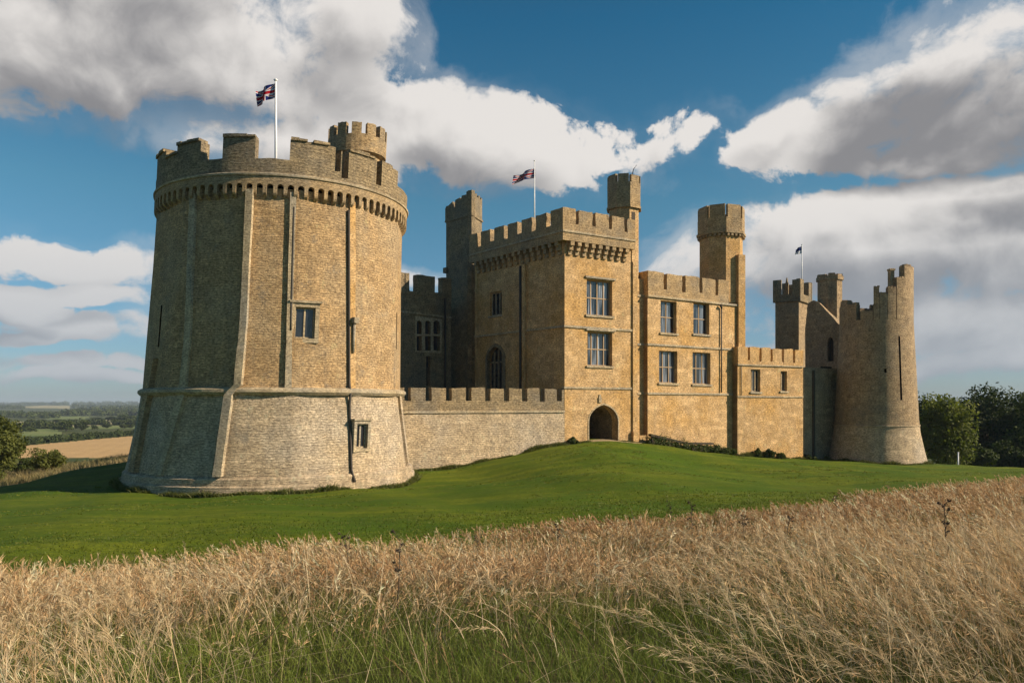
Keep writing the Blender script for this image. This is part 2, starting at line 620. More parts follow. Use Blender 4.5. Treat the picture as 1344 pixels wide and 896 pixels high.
def cren(s0, s1, zc, zt, mw, gw, start_merlon=True, jit=.08, zslope=0.0):
    """top line of a battlement from s1 back to s0 (for use after the bottom edge)"""
    pts = []
    s = s0
    mer = start_merlon
    while s < s1 - .05:
        w = (mw if mer else gw) * random.uniform(.94, 1.06)
        e = min(s + w, s1)
        if s1 - e < .35:
            e = s1
        z = (zt if mer else zc) + random.uniform(-jit, jit)
        pts += [(s, z), (e, z)]
        s = e
        mer = not mer
    return rough_line(pts)[::-1]


def window(parent, fr, s0, s1, z0, z1, o, cols=2, rows=2, bar=.10, pane='glass_curtain', frame='wood', sill=True, dy=.10, headed=False):
    """glazed window set back in an opening: frame (part) > pane, sill"""
    fm = MB()
    for i in range(cols + 1):
        c = s0 + (s1 - s0) * i / cols
        b = bar * (1.0 if 0 < i < cols else .9)
        a0 = max(s0, c - b / 2) if i else s0
        a1 = min(s1, c + b / 2) if i < cols else s1
        if i == 0:
            a1 = s0 + b
        if i == cols:
            a0 = s1 - b
        fbox(fm, fr, a0, a1, z0, z1, o - dy, o + .03)
    for j in range(rows + 1):
        c = z0 + (z1 - z0) * j / rows
        a0, a1 = (c, c + bar) if j == 0 else ((c - bar, c) if j == rows else (c - bar * .5, c + bar * .5))
        fbox(fm, fr, s0 + .004, s1 - .004, a0, a1, o - dy + .01, o + .022)
    f = fm.build('window', M[frame], parent)
    pm = MB()
    pm.poly([fr.pt(s0, z0, o - .04), fr.pt(s1, z0, o - .04), fr.pt(s1, z1, o - .04), fr.pt(s0, z1, o - .04)],
            [(s0, z0), (s1, z0), (s1, z1), (s0, z1)])
    pm.build('pane', M[pane], f)
    if sill:
        sm = MB()
        fbox(sm, fr, s0 - .16, s1 + .16, z0 - .2, z0 - .004, o - .1, .14)
        sm.build('sill', M['dress'], f)
    return f


def surround(mb, fr, s0, s1, z0, z1, w=.22, front=.06, back=-.5):
    slab(mb, fr, rect(s0 - w, s1 + w, z0 - w, z1 + w), [rect(s0, s1, z0, z1)], front, back, backface=False)


def ring(mb, c, phis, zs, rf, skip=None, uref=None, smooth=True, inner=False):
    """grid over azimuth and height; rf(phi, z) is the radius"""
    def P(ph, z):
        a = D2R(ph)
        r = rf(ph, z)
        return (c[0] + r * math.sin(a), c[1] - r * math.cos(a), z)
    uref = uref or rf(phis[0], zs[0])
    for i in range(len(phis) - 1):
        for j in range(len(zs) - 1):
            if skip and skip((phis[i] + phis[i + 1]) / 2, (zs[j] + zs[j + 1]) / 2):
                continue
            q = [(phis[i], zs[j]), (phis[i + 1], zs[j]), (phis[i + 1], zs[j + 1]), (phis[i], zs[j + 1])]
            mb.poly([P(*x) for x in q], [(D2R(a) * uref, z) for a, z in q], smooth)


def lathe_ring(mb, c, prof, n=96, phi0=0, phi1=360, smooth=True, poly_rot=None):
    """closed moulding: prof is a list of (r, z) turned about c"""
    for i in range(n):
        a0, a1 = D2R(phi0 + (phi1 - phi0) * i / n), D2R(phi0 + (phi1 - phi0) * (i + 1) / n)
        for (r0, z0), (r1, z1) in zip(prof[:-1], prof[1:]):
            q = [(r0, a0, z0), (r0, a1, z0), (r1, a1, z1), (r1, a0, z1)]
            mb.poly([(c[0] + r * math.sin(a), c[1] - r * math.cos(a), z) for r, a, z in q],
                    [(a0 * r0, z0), (a1 * r0, z0), (a1 * r0, z1 + .1), (a0 * r0, z1 + .1)])


def round_parapet(mb, c, R, t, z0, segs, step=3.0):
    """battlement on a circle; segs = (phi0, phi1, ztop)"""
    def P(r, ph, z):
        a = D2R(ph)
        return (c[0] + r * math.sin(a), c[1] - r * math.cos(a), z)
    prev = None
    for k, (p0, p1, zt) in enumerate(segs):
        n = max(1, int(abs(p1 - p0) / step + .5))
        hs = [zt + random.uniform(-.03, .03) for _ in range(n + 1)]
        for i in range(n):
            a, b = p0 + (p1 - p0) * i / n, p0 + (p1 - p0) * (i + 1) / n
            for r, fl in ((R, 0), (R - t, 1)):
                q = [P(r, a, z0), P(r, b, z0), P(r, b, hs[i + 1]), P(r, a, hs[i])]
                uv = [(D2R(a) * R, z0), (D2R(b) * R, z0), (D2R(b) * R, zt), (D2R(a) * R, zt)]
                if fl:
                    q, uv = q[::-1], uv[::-1]
                mb.poly(q, uv)
            mb.poly([P(R, a, hs[i]), P(R, b, hs[i + 1]), P(R - t, b, hs[i + 1]), P(R - t, a, hs[i])])
        for ph, h in ((p0, hs[0]), (p1, hs[-1])):
            mb.poly([P(R, ph, z0), P(R - t, ph, z0), P(R - t, ph, h), P(R, ph, h)], [(0, z0), (t, z0), (t, h), (0, h)])


def poly_tower(mb, c, r, n, rot, z0, z1, r1=None, cap=True):
    """n-sided shaft; a corner lies at azimuth rot"""
    r1 = r1 or r
    P = lambda rr, k, z: (c[0] + rr * math.sin(D2R(rot + 360 / n * k)), c[1] - rr * math.cos(D2R(rot + 360 / n * k)), z)
    side = 2 * r * math.sin(math.pi / n)
    for k in range(n):
        u0 = k * side
        mb.poly([P(r, k, z0), P(r, k + 1, z0), P(r1, k + 1, z1), P(r1, k, z1)], [(u0, z0), (u0 + side, z0), (u0 + side, z1), (u0, z1)])
    if cap:
        mb.poly([P(r1, k, z1) for k in range(n)])
        mb.poly([P(r, k, z0) for k in range(n)][::-1])


def poly_battlement(mb, c, r, n, rot, z0, zc, zt, t=.35, per=2, frac=.55, off=0.0):
    """battlements round an n-sided turret: `per` merlons on each face"""
    for k in range(n):
        a0, a1 = D2R(rot + 360 / n * k), D2R(rot + 360 / n * (k + 1))
        p0 = c + r * np.array((math.sin(a0), -math.cos(a0)))
        p1 = c + r * np.array((math.sin(a1), -math.cos(a1)))
        f = Flat(p0, p1)
        L = f.L
        out = [(0, z0), (L, z0)]
        top = []
        pw = L / per
        for i in range(per):
            m0, m1 = i * pw + pw * (1 - frac) / 2, (i + 1) * pw - pw * (1 - frac) / 2
            h = zt + random.uniform(-.06, .06)
            if i == 0:
                top.append((0, zc))
            top += [(m0, zc), (m0, h), (m1, h), (m1, zc)]
        top.append((L, zc))
        slab(mb, f, out + [(q, w + .004 * k) for q, w in top[::-1]], (), 0, -t)


# ------------------------------------------------------------------ terrain
FIELD_A, FIELD_B = np.array((-10.0, 15.0)), np.array((21.5, 32.0))


def field_edge(X):
    X = np.asarray(X, float)
    return 15 + (X + 10) * (17 / 31.5) + .5 * np.sin(X * .45) + .25 * np.sin(X * 1.3 + 1)


_pp = [(0, 30, 680), (0, 48, 649), (0, 60, 641), (0, 70, 639), (100, 62, 617), (165, 64, 606), (300, 30, 677), (350, 46, 649), (250, 46, 650), (545, 58, 625),
       (600, 64.8, 612), (660, 67, 599), (720, 69.3, 586), (790, 72, 577.5), (845, 74.5, 581), (900, 77.5, 590), (970, 82, 598),
       (1050, 86, 602), (1150, 87, 607), (1210, 92, 608), (1260, 100, 624), (672, 40, 650), (790, 58, 595), (800, 45, 622), (1000, 50, 634), (900, 62, 610),
       (1150, 58, 620), (1250, 60, 629), (1344, 62, 634), (1400, 100, 640), (480, 46, 645), (620, 52, 634)]
_pts = [((px - 672) / 1000 * Y, Y, (HOR - py) / 1000 * Y) for px, Y, py in _pp]
_pts += [(X, Y, -1.45 - .11 * Y + .055 * X) for X in (-12, 0, 12) for Y in (-12, 0, 5, 10)]
_pts += [(-10, 15, -3.72), (-5.9, 17.5, -3.72), (0, 20.5, -3.72), (8.5, 26, -3.75), (21.5, 32, -3.5), (30, 25, -2.2), (-25, 8, -3.6), (-18, 25, -4.3),
         (40, 42, -4.0), (15, 40, -4.6), (-17, 55.5, -5.3), (-10, 80, -5), (10, 95, -5.5), (30, 110, -7.5), (60, 130, -10), (-52, 80, -7.7), (-45.8, 80, -6.9), (-43, 84, -5.9), (-57, 100, -8.0), (-48, 100, -7.3), (-40, 100, -7.2), (-75, 85, -9.5),
         (-60, 60, -7.4), (70, 80, -7), (-40, 30, -5.6), (60, 50, -4.5)]
_pts = np.array(_pts)


def _phi(r2):
    return np.where(r2 > 1e-9, .5 * r2 * np.log(np.maximum(r2, 1e-9)), 0)


_n = len(_pts)
_A = np.zeros((_n + 3, _n + 3))
_d2 = ((_pts[:, None, :2] - _pts[None, :, :2]) ** 2).sum(-1)
_A[:_n, :_n] = _phi(_d2) + np.eye(_n) * .6
_A[:_n, _n] = 1
_A[:_n, _n + 1:] = _pts[:, :2]
_A[_n:, :_n] = _A[:_n, _n:].T
_w = np.linalg.solve(_A, np.concatenate([_pts[:, 2], np.zeros(3)]))


def hgt(X, Y):
    X, Y = np.atleast_1d(np.asarray(X, float)), np.atleast_1d(np.asarray(Y, float))
    Xc, Yc = np.clip(X, -75, 85), np.clip(Y, -15, 135)
    near = np.full(X.shape, _w[_n])
    near = near + _w[_n + 1] * Xc + _w[_n + 2] * Yc
    for i in range(_n):
        near = near + _w[i] * _phi((Xc - _pts[i, 0]) ** 2 + (Yc - _pts[i, 1]) ** 2)
    r = np.hypot(X, Y)
    far = np.interp(r, [0, 60, 100, 250, 420, 700, 1500, 3000, 4600, 6000, 7000], [-5, -7, -10, -16.8, -19, -20.6, -22, -17, -5, 1, -30])
    far = far + np.clip((r - 300) / 2000, 0, 1) * 5 * (np.sin(X * .0021 + 1) + np.sin(Y * .0013 + X * .0007))
    t = np.clip((r - 118) / 55, 0, 1)
    t = np.where((X > -20) & (Y > 0), np.clip((r - 112) / 50, 0, 1), t)
    t = t * t * (3 - 2 * t)
    z = near * (1 - t) + far * t
    bump = .05 * np.sin(X * .9 + Y * .35) + .04 * np.sin(Y * 1.1 - X * .6)
    return z + bump * np.clip((r - 4) / 10, 0, 1)


def h1(X, Y):
    return float(hgt(X, Y)[0])


def inpoly(x, y, poly):
    ins = np.zeros(x.shape, bool)
    n = len(poly)
    for i in range(n):
        (x0, y0), (x1, y1) = poly[i], poly[(i + 1) % n]
        c = (y0 > y) != (y1 > y)
        ins ^= c & (x < (x1 - x0) * (y - y0) / (y1 - y0 + 1e-12) + x0)
    return ins


def pw(*q):
    return [tuple(at(px, Y)) for px, Y in q]


def ground_mat(name, c1, c2, c3, sc=1.0, stripes=None, rough=.95, bump=.4):
    m, g, b = mat(name, rough, .1)
    pos = g.n('ShaderNodeNewGeometry').outputs['Position']
    p2 = g.v('MULTIPLY', pos, (sc, sc, 0))
    n1 = g.noise(p2, .12, 6, .65)
    n2 = g.noise(p2, 1.4, 6, .7)
    n3 = g.noise(p2, 14, 3, .7)
    col = g.mix(g.ss(n1, .40, .60), c1, c2)
    col = g.mix(g.ss(n2, .45, .72, 0, .7), col, c3)
    col = g.mix(1.0, col, g.mix(n3, (.6, .6, .6), (1.4, 1.4, 1.4)), 'MULTIPLY')
    n4 = g.noise(p2, 4.5, 8, .78)
    col = g.mix(1.0, col, g.mix(g.ss(n4, .3, .7), (.66, .68, .7), (1.32, 1.28, 1.2)), 'MULTIPLY')
    if stripes:
        ang, fr_, amt = stripes
        x, y, _ = g.sep(pos)
        u = g.m('ADD', g.m('MULTIPLY', x, math.cos(ang) * fr_), g.m('MULTIPLY', y, math.sin(ang) * fr_))
        w = g.noise(g.comb(u, g.m('MULTIPLY', n1, .6)), 1.0, 4, .7)
        col = g.mix(g.ss(w, .35, .65, 0, amt), col, c3)
    g.put(b.inputs['Base Color'], col)
    bp = g.n('ShaderNodeBump')
    bp.inputs['Strength'].default_value = bump
    bp.inputs['Distance'].default_value = .12
    g.put(bp.inputs['Height'], g.m('ADD', n2, n3))
    g.put(b.inputs['Normal'], bp.outputs[0])
    return m


M['lawn'] = ground_mat('mown_grass', (.066, .118, .007), (.138, .165, .011), (.050, .086, .006), 1.0, (1.75, .9, .6), bump=.5)
M['soil'] = ground_mat('rough_ground', (.075, .07, .025), (.10, .085, .035), (.045, .055, .015), 1.0)
M['valley'] = ground_mat('valley_grass', (.055, .075, .025), (.085, .09, .03), (.035, .05, .018), .15)
M['dry'] = ground_mat('dry_grass_bank', (.26, .19, .085), (.20, .15, .06), (.12, .11, .04), 1.0)
M['wheat'] = ground_mat('ripe_wheat', (.52, .35, .17), (.48, .32, .155), (.42, .27, .12), .3, (1.2, .25, .4))
M['pasture'] = ground_mat('pale_pasture', (.32, .29, .16), (.36, .31, .18), (.26, .25, .12), .1)
M['meadow'] = ground_mat('green_meadow', (.15, .19, .065), (.19, .215, .08), (.12, .15, .05), .1)
M['path'] = ground_mat('sandy_gravel', (.40, .31, .19), (.34, .26, .15), (.25, .2, .11), 2.0)

GT = np.array((-16.86, 55.5))


def build_terrain():
    ang = np.concatenate([np.arange(-180, -44, 4.0), np.arange(-44, 44, .22), np.arange(44, 181, 4.0)])
    ang[-1] = 180
    rad = np.concatenate([[0.4], np.geomspace(1.0, 7000, 480)])
    A, R = np.meshgrid(np.radians(ang), rad)
    X, Y = R * np.sin(A), R * np.cos(A)
    Z = hgt(X.ravel(), Y.ravel())
    V = np.stack([X.ravel(), Y.ravel(), Z], 1)
    nr, na = R.shape
    i, j = np.meshgrid(np.arange(nr - 1), np.arange(na - 1), indexing='ij')
    q = np.stack([i * na + j, i * na + j + 1, (i + 1) * na + j + 1, (i + 1) * na + j], -1).reshape(-1, 4)[:, ::-1]
    c = V[q].mean(1)
    x, y = c[:, 0], c[:, 1]
    r = np.hypot(x, y)
    reg = np.zeros(len(q), int)
    reg[(r > 110)] = 1
    edge = y > field_edge(x)
    lawn_poly = [(-70, -20), (-70, 58), (-46, 66.5), (-38, 66), (-31.5, 66.5), (-26, 74), (-20, 105), (42, 112), (58, 104), (62, 96), (66, 70), (70, 40), (70, 0)]
    reg[edge & inpoly(x, y, lawn_poly)] = 2
    strip = edge & (x < -24) & (reg != 2) & (r > 60) & (r < 112 + 6 * np.sin(x * .2))
    reg[strip] = 3
    reg[inpoly(x, y, pw((15, 250), (100, 248), (260, 246), (260, 520), (172, 465), (25, 345)))] = 4
    for k_, ps in ((5, pw((15, 650), (66, 640), (150, 760), (175, 930), (20, 930))), (6, pw((20, 470), (82, 470), (76, 625), (20, 610))),
                   (6, pw((110, 620), (230, 640), (230, 740), (120, 720))),
                   (5, pw((32, 2900), (94, 2900), (92, 3800), (58, 3800), (36, 3300))), (5, pw((0, 1250), (22, 1250), (22, 1500), (0, 1500))),
                   (6, pw((60, 1100), (110, 1080), (120, 1350), (70, 1350))), (5, pw((135, 900), (160, 900), (158, 1010), (138, 1010)))):
        reg[inpoly(x, y, ps)] = k_
    names = [('ground', 'soil'), ('valley_ground', 'valley'), ('lawn', 'lawn'), ('dry_grass_bank', 'dry'), ('wheat_field', 'wheat'), ('pale_field', 'pasture'), ('green_field', 'meadow')]
    for k_, (nm, mt) in enumerate(names):
        f = q[reg == k_]
        ids, inv = np.unique(f, return_inverse=True)
        me = bpy.data.meshes.new(nm)
        me.vertices.add(len(ids))
        me.vertices.foreach_set('co', V[ids].astype(np.float32).ravel())
        me.loops.add(len(f) * 4)
        me.loops.foreach_set('vertex_index', inv.reshape(-1).astype(np.int32))
        me.polygons.add(len(f))
        me.polygons.foreach_set('loop_start', np.arange(0, len(f) * 4, 4, dtype=np.int32))
        me.polygons.foreach_set('use_smooth', np.ones(len(f), bool))
        me.update(calc_edges=True)
        me.materials.append(M[mt])
        o = bpy.data.objects.new(nm, me)
        COL.objects.link(o)
        tag(o, kind='structure')


build_terrain()


# ------------------------------------------------------------------ the great round tower
def great_tower():
    c = GT
    base = h1(*c)
    lean = lambda z: (z - 4.5) / 9.5 * .43          # the old tower leans a little as it rises
    lpx = lambda z: lean(z) / 47.5 * 1000
    t = thing('round_tower', (c[0], c[1], base), 'huge round stone tower with sloping base and battlements, nearest to the viewer', 'tower')
    VA = 16.9
    corners = [x + VA for x in (-110, -78, -46, -15, 6, 34, 62, 92, 122, 152, 182, 212, 250)]

    def facet(ph):
        for a, b in zip(corners[:-1], corners[1:]):
            if a <= ph <= b:
                h = D2R((b - a) / 2)
                return (math.cos(h) / math.cos(D2R(ph - (a + b) / 2))) * .72 + .28
        return 1.0

    def prof(z):
        return float(np.interp(z, [-9, -4.42, -3.6, -2.0, -.6, .7, 1.0, 5, 9, 13.4], [9.95, 9.78, 9.62, 9.36, 9.14, 9.0, 8.92, 8.78, 8.62, 8.52]))

    rf = lambda ph, z: prof(z) * facet(ph)
    # windows (azimuth and height from compass directions)
    w1, Y1 = cyl_phi(400, c, 8.75)
    w2, Y2 = cyl_phi(472 - lpx(-2), c, 9.3)
    wins = [(w1, zat(444, Y1), zat(403, Y1), .62, 'upper'), (w2, zat(588, Y2), zat(556, Y2), .46, 'lower')]
    half = lambda w: math.degrees(w / 8.9)
    slits = []
    for px, y0, y1, w in ((520, 458, 410, .16), (206, 455, 400, .13)):
        p_, Y_ = cyl_phi(px, c, 8.7)
        slits.append((p_, zat(y0, Y_), zat(y1, Y_), w))
    phs, zs = set(), {-9, -4.42, -3.6, -2.6, -2.0, -1.2, -.6, .1, .7, 1.0, 3, 5, 7, 9, 11, 13.4}
    for a, b in zip(corners[:-1], corners[1:]):
        for k_ in range(7):
            phs.add(round(a + (b - a) * k_ / 6, 4))
    phs = {p for p in phs}
    op = []
    for (p_, z0, z1, w, *_r) in wins + slits:
        h = half(w)
        phs = {q for q in phs if not (p_ - h - .5 < q < p_ + h + .5) or min(abs(q - k_) for k_ in corners) < .01}
        phs |= {p_ - h, p_ + h}
        zs |= {z0, z1}
        op.append((p_ - h, p_ + h, z0, z1))
    skip = lambda ph, z: any(a < ph < b and z0 < z < z1 for a, b, z0, z1 in op)
    phs, zs = sorted(phs), sorted(zs)
    low = MB()
    ring(low, c, phs, [z for z in zs if z <= .7], rf, skip, 9.0)
    wl = low.build('sloping_base', M['pale'], t)
    up = MB()
    ring(up, c, phs, [z for z in zs if z >= .7], rf, skip, 9.0)
    up.build('wall', M['tower'], t)
    for ob in (wl,):
        pass
    # inner dark core so openings look into darkness
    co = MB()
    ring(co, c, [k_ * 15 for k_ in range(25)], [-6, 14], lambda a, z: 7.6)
    co.build('dark_core', M['void'], t)
    ft = MB()
    n = 90
    lathe_ring(ft, c, [(10.12, -8), (10.1, -4.95), (9.95, -4.9), (9.92, -4.5), (9.78, -4.40), (9.5, -4.38)], n)
    ft.build('footing', M['pale'], t)
    sc = MB()
    lathe_ring(sc, c, [(8.5, .55), (9.06, .60), (9.22, .78), (9.2, .95), (9.02, 1.06), (8.4, 1.12)], n)
    sc.build('string_course', M['dress'], t)
    # buttress strips, each following its own line up the wall: (height, compass px) pairs
    def line_phi(ln, z):
        return cyl_phi(float(np.interp(z, [q[0] for q in ln], [q[1] for q in ln])) - lpx(z), c, prof(z))[0]
    strips = [([(-4.3, 209), (.7, 238), (4, 245), (13.2, 253)], .46, .16, -4.3, 13.2, 'dress'),
              ([(-4.3, 287), (.7, 302), (1.2, 314), (5, 321), (13.2, 329)], .40, .34, -4.3, 13.2, 'dress'),
              ([(.9, 378), (4, 379.5), (13.2, 385)], .36, .14, .9, 13.2, 'dress'),
              ([(.9, 463), (13.2, 464)], .42, .07, .9, 13.2, 'gold'),
              ([(-4.3, 536), (.5, 525)], .55, .16, -4.3, .6, 'pale'),
              ([(-4.3, 172), (.7, 192), (3.0, 199)], .8, .25, -4.3, 3.0, 'tower')]
    for ln, w, pr, z0, z1, mt in strips:
        mb = MB()
        levels = [z for z in (-4.3, -3.6, -2.8, -2.0, -1.2, -.6, .1, .6, .95, 1.2, 2.2, 3.0, 3.4, 3.6, 5.2, 7, 9, 11, 13.2) if z0 <= z <= z1]
        rows = []
        for z in levels:
            ph = line_phi(ln, z)
            a = D2R(ph)
            nrm = np.array((math.sin(a), -math.cos(a)))
            tg = np.array((math.cos(a), math.sin(a)))
            k_ = 1.0 if z > 3.5 else (1.15 if z > .8 else 1.25)
            ww = w * (1.0 if z > 3.5 else 1.1 if z > .8 else 1.3) / 2 * random.uniform(.92, 1.08)
            rr = prof(z) * facet(ph) + pr * k_
            rows.append([(*(c + nrm * (rr if q in (1, 2) else rr - pr * k_ - .4) + tg * s_), z) for q, s_ in ((0, -ww), (1, -ww), (2, ww), (3, ww))])
        for r0, r1 in zip(rows[:-1], rows[1:]):
            for k_, u in ((0, 0), (1, .35), (2, 1.0)):
                mb.poly([r0[k_], r0[k_ + 1], r1[k_ + 1], r1[k_]], [(u, r0[0][2]), (u + .5, r0[0][2]), (u + .5, r1[0][2]), (u, r1[0][2])])
        mb.poly(rows[-1])
        mb.poly(rows[0][::-1])
        mb.build('buttress', M[mt], t)
    # corbel table: brackets with little round arches, carrying the parapet
    RP = 8.70
    ct = MB()
    nb = 88
    for k_ in range(nb):
        ph = 360 / nb * k_
        f = Cyl(c, RP, ph)
        bw = 2 * math.pi * RP / nb
        g0 = bw * .18
        r_ = (bw - 2 * g0) / 2
        out = [(0, 13.05), (g0, 13.05)]
        out += [(g0 + r_ - r_ * math.cos(i * math.pi / 6), 13.42 + r_ * math.sin(i * math.pi / 6)) for i in range(7)]
        out += [(bw - g0, 13.05), (bw, 13.05), (bw, 14.1), (0, 14.1)]
        slab(ct, f, out, (), 0, -.42)
        # bracket under each pier
        q = []
        for s_ in (-g0, g0):
            for rr, z in ((-.0, 13.05), (-.05, 12.95), (-.2, 12.82), (-.42, 12.70), (-.42, 13.05)):
                q.append(f.pt(s_, z, rr))
        mb_ = q
        for i in range(4):
            ct.poly([mb_[i], mb_[i + 5], mb_[i + 6], mb_[i + 1]])
        ct.poly(mb_[:5])
        ct.poly(mb_[5:][::-1])
    ct.build('corbel_table', M['gold_dark'], t)
    md = MB()
    lathe_ring(md, c, [(8.6, 14.08), (8.78, 14.11), (8.80, 14.22), (8.66, 14.30)], n)
    md.build('string_course', M['dress'], t)
    # parapet
    def ph_(px):
        return cyl_phi(px - lpx(15), c, RP)[0]
    a0 = ph_(208)
    def zz_(px, py):
        return zat(py, cyl_phi(px - lpx(15), c, RP)[1])
    zc = zz_(360, 208)
    segs = [(a0 - 6, a0 + 9, zz_(215, 198)), (a0 + 9, ph_(231), zz_(222, 205)), (ph_(231), ph_(262), zz_(247, 187)), (ph_(262), ph_(291), zz_(276, 209)), (ph_(291), ph_(334), zz_(312, 179)), (ph_(334), ph_(380), zc),
            (ph_(380), ph_(410), zz_(395, 185)), (ph_(410), ph_(440), zz_(425, 190)), (ph_(440), ph_(447.5), zz_(444, 225)), (ph_(447.5), ph_(449), zz_(448, 198)), (ph_(449), ph_(458), zz_(453, 234)), (ph_(458), ph_(495), zz_(475, 203)), (ph_(495), ph_(502), zz_(498, 243)), (ph_(502), ph_(516), zz_(509, 214)), (ph_(516), 75, zz_(522, 224))]
    segs.append((75, 104, 15.3))
    s = 104
    k_ = 0
    while s < 360 + a0 - 6 - 9:
        segs.append((s, s + 9, 15.1 if k_ % 2 == 0 else 16.3))
        s += 9
        k_ += 1
    segs.append((s, 360 + a0 - 6, 15.1))
    pa = MB()
    round_parapet(pa, c, RP - .04, .75, 14.2, segs)
    # ragged cap stones
    for p0, p1, zt in segs[:13]:
        if zt > zc + .6 and p1 - p0 > 6:
            for q in np.arange(p0, p1 - 3, 3.4):
                f = Cyl(c, RP, q)
                fbox(pa, f, .03, .50 + random.uniform(0, .05), zt - .02, zt + random.uniform(.10, .2), -.72, .07)
    pa.build('parapet', M['grey'], t)
    rf_ = MB()
    rf_.poly([(c[0] + 8.6 * math.sin(D2R(k_ * 10)), c[1] - 8.6 * math.cos(D2R(k_ * 10)), 14.45) for k_ in range(36)])
    rf_.build('roof', M['roof'], t)
    # stair turret rising through the parapet
    tc = at(469.5 - lpx(17), 52.6)
    st = MB()
    ring(st, tc, [k_ * 10 for k_ in range(37)], [14.3, 16.9], lambda a, z: 1.66, None, 1.6)
    lathe_ring(st, tc, [(1.6, 16.75), (1.98, 16.95), (1.98, 17.95), (1.4, 18.0)], 36)
    sg = []
    for k_ in range(12):
        sg += [(k_ * 30, k_ * 30 + 19, 18.8 + random.uniform(-.05, .05)), (k_ * 30 + 19, k_ * 30 + 30, 18.05)]
    round_parapet(st, tc, 1.98, .38, 17.9, sg, 5)
    fl = MB()
    st.build('stair_turret', M['gold_dark'], t)
    # windows
    for (p_, z0, z1, w, nm) in wins:
        zc_ = (z0 + z1) / 2
        R = rf(p_, z0 - .1 if nm == 'lower' else zc_)
        a = D2R(p_)
        nrm = np.array((math.sin(a), -math.cos(a)))
        tg = np.array((math.cos(a), math.sin(a)))
        p = c + nrm * R
        f = Flat(p - tg * 2, p + tg * 2)
        sm = MB()
        surround(sm, f, 2 - w, 2 + w, z0, z1, .26 if nm == 'upper' else .22, .05, -.75)
        if nm == 'upper':
            fbox(sm, f, 2 - w - .38, 2 + w + .38, z1 + .26, z1 + .40, -.2, .16)
        else:
            fbox(sm, f, 2 - w - .3, 2 + w + .3, z1 + .22, z1 + .34, -.5, .14)
        sm.build('window_surround', M['dress'], t)
        window(t, f, 2 - w, 2 + w, z0, z1, -.22, 2, 1, .10 if nm == 'upper' else .12, 'glass', 'dress', sill=False, dy=.18)
    # a drainpipe, and a second, shorter dark tube beside the middle strip
    for ln, z0, z1 in (([(-4.9, 462), (.6, 458.5), (13, 458.5)], -4.9, 13.0), ([(3, 380.5), (13, 386)], 4.6, 12.9)):
        mb = MB()
        pts = []
        for z in np.arange(z0, z1, .7):
            ph = line_phi(ln, z)
            a = D2R(ph)
            r_ = prof(z) * facet(ph) + .08 + (.16 if abs(z - .8) < .5 else 0)
            if z < -4.2:
                r_ = 10.12
            pts.append((c[0] + r_ * math.sin(a), c[1] - r_ * math.cos(a), z))
        mb.tube(pts, [.085] * len(pts), 8)
        mb.build('drainpipe', M['lead'], t)
    p_, Y_ = cyl_phi(460, c, 8.8)
    f = Cyl(c, rf(p_, 3), p_)
    ho = MB()
    z_ = zat(424, Y_)
    fbox(ho, f, .05, .42, z_, z_ + .38, -.1, .36)
    ho.tube([f.pt(.2, z_, .14), f.pt(.2, z_ - 1.9, .13)], [.10, .10])
    ho.build('drain_hopper', M['dress'], t)
    for o in [t] + list(t.children_recursive):
        if o.type == 'MESH':
            for v in o.data.vertices:
                v.co.x += lean(v.co.z + base)
    return t


great_tower()


# ------------------------------------------------------------------ low curtain wall
WA, WB = np.array((-9.6, 61.6)), np.array((4.85, 70.02))


def curtain_wall():
    f = Flat(WA, WB)
    m = (WA + WB) / 2
    t = thing('curtain_wall', (m[0], m[1], h1(*m)), 'low sunlit crenellated wall running from the round tower to the gatehouse', 'wall')
    L = f.L
    mb = MB()
    zs = .0
    slab(mb, f, rect(0, L, -8, -.62), (), 0, -1.1)
    mb.build('wall', M['pale'], t)
    s = MB()
    fbox(s, f, 0, L - .05, -.70, -.52, -1.05, .12)
    s.build('string_course', M['dress'], t)
    p = MB()
    pts = []
    n = 8
    pitch = 1.86
    x = f.s(540) - .05
    top = [(0, 1.40), (x - .55, 1.40), (x - .55, .32)]
    while x < L - .3:
        e = min(x + 1.32, L - .02)
        h = 1.42 + random.uniform(-.05, .05)
        top += [(x, .32 + random.uniform(-.04, .04)), (x, h), (e, h + random.uniform(-.04, .04))]
        if e < L - .05:
            top += [(e, .32)]
        x += pitch
    top = rough_line(top, .4, .025)
    slab(p, f, [(0, -.53), (top[-1][0], -.53)] + top[::-1], (), -.02, -.62)
    p.build('parapet', M['grey'], t)


curtain_wall()

# ------------------------------------------------------------------ gatehouse
A, B, C_ = np.array((4.83, 70.0)), np.array((12.13, 74.4)), np.array((-3.95, 81.0))
Dk = B + (C_ - A)


def corbels(mb, f, s0, s1, ztop, zbot, pitch, w, out, steps=3):
    n = max(1, int((s1 - s0) / pitch))
    pitch = (s1 - s0) / n
    for k_ in range(n):
        c = s0 + pitch * (k_ + .5)
        for j in range(steps):
            z1 = ztop - (ztop - zbot) * j / steps
            z0 = ztop - (ztop - zbot) * (j + 1) / steps
            fbox(mb, f, c - w / 2 + .004 * j, c + w / 2 - .004 * j, z0, z1, -.05, out * (1 - j / steps) - .004 * j)


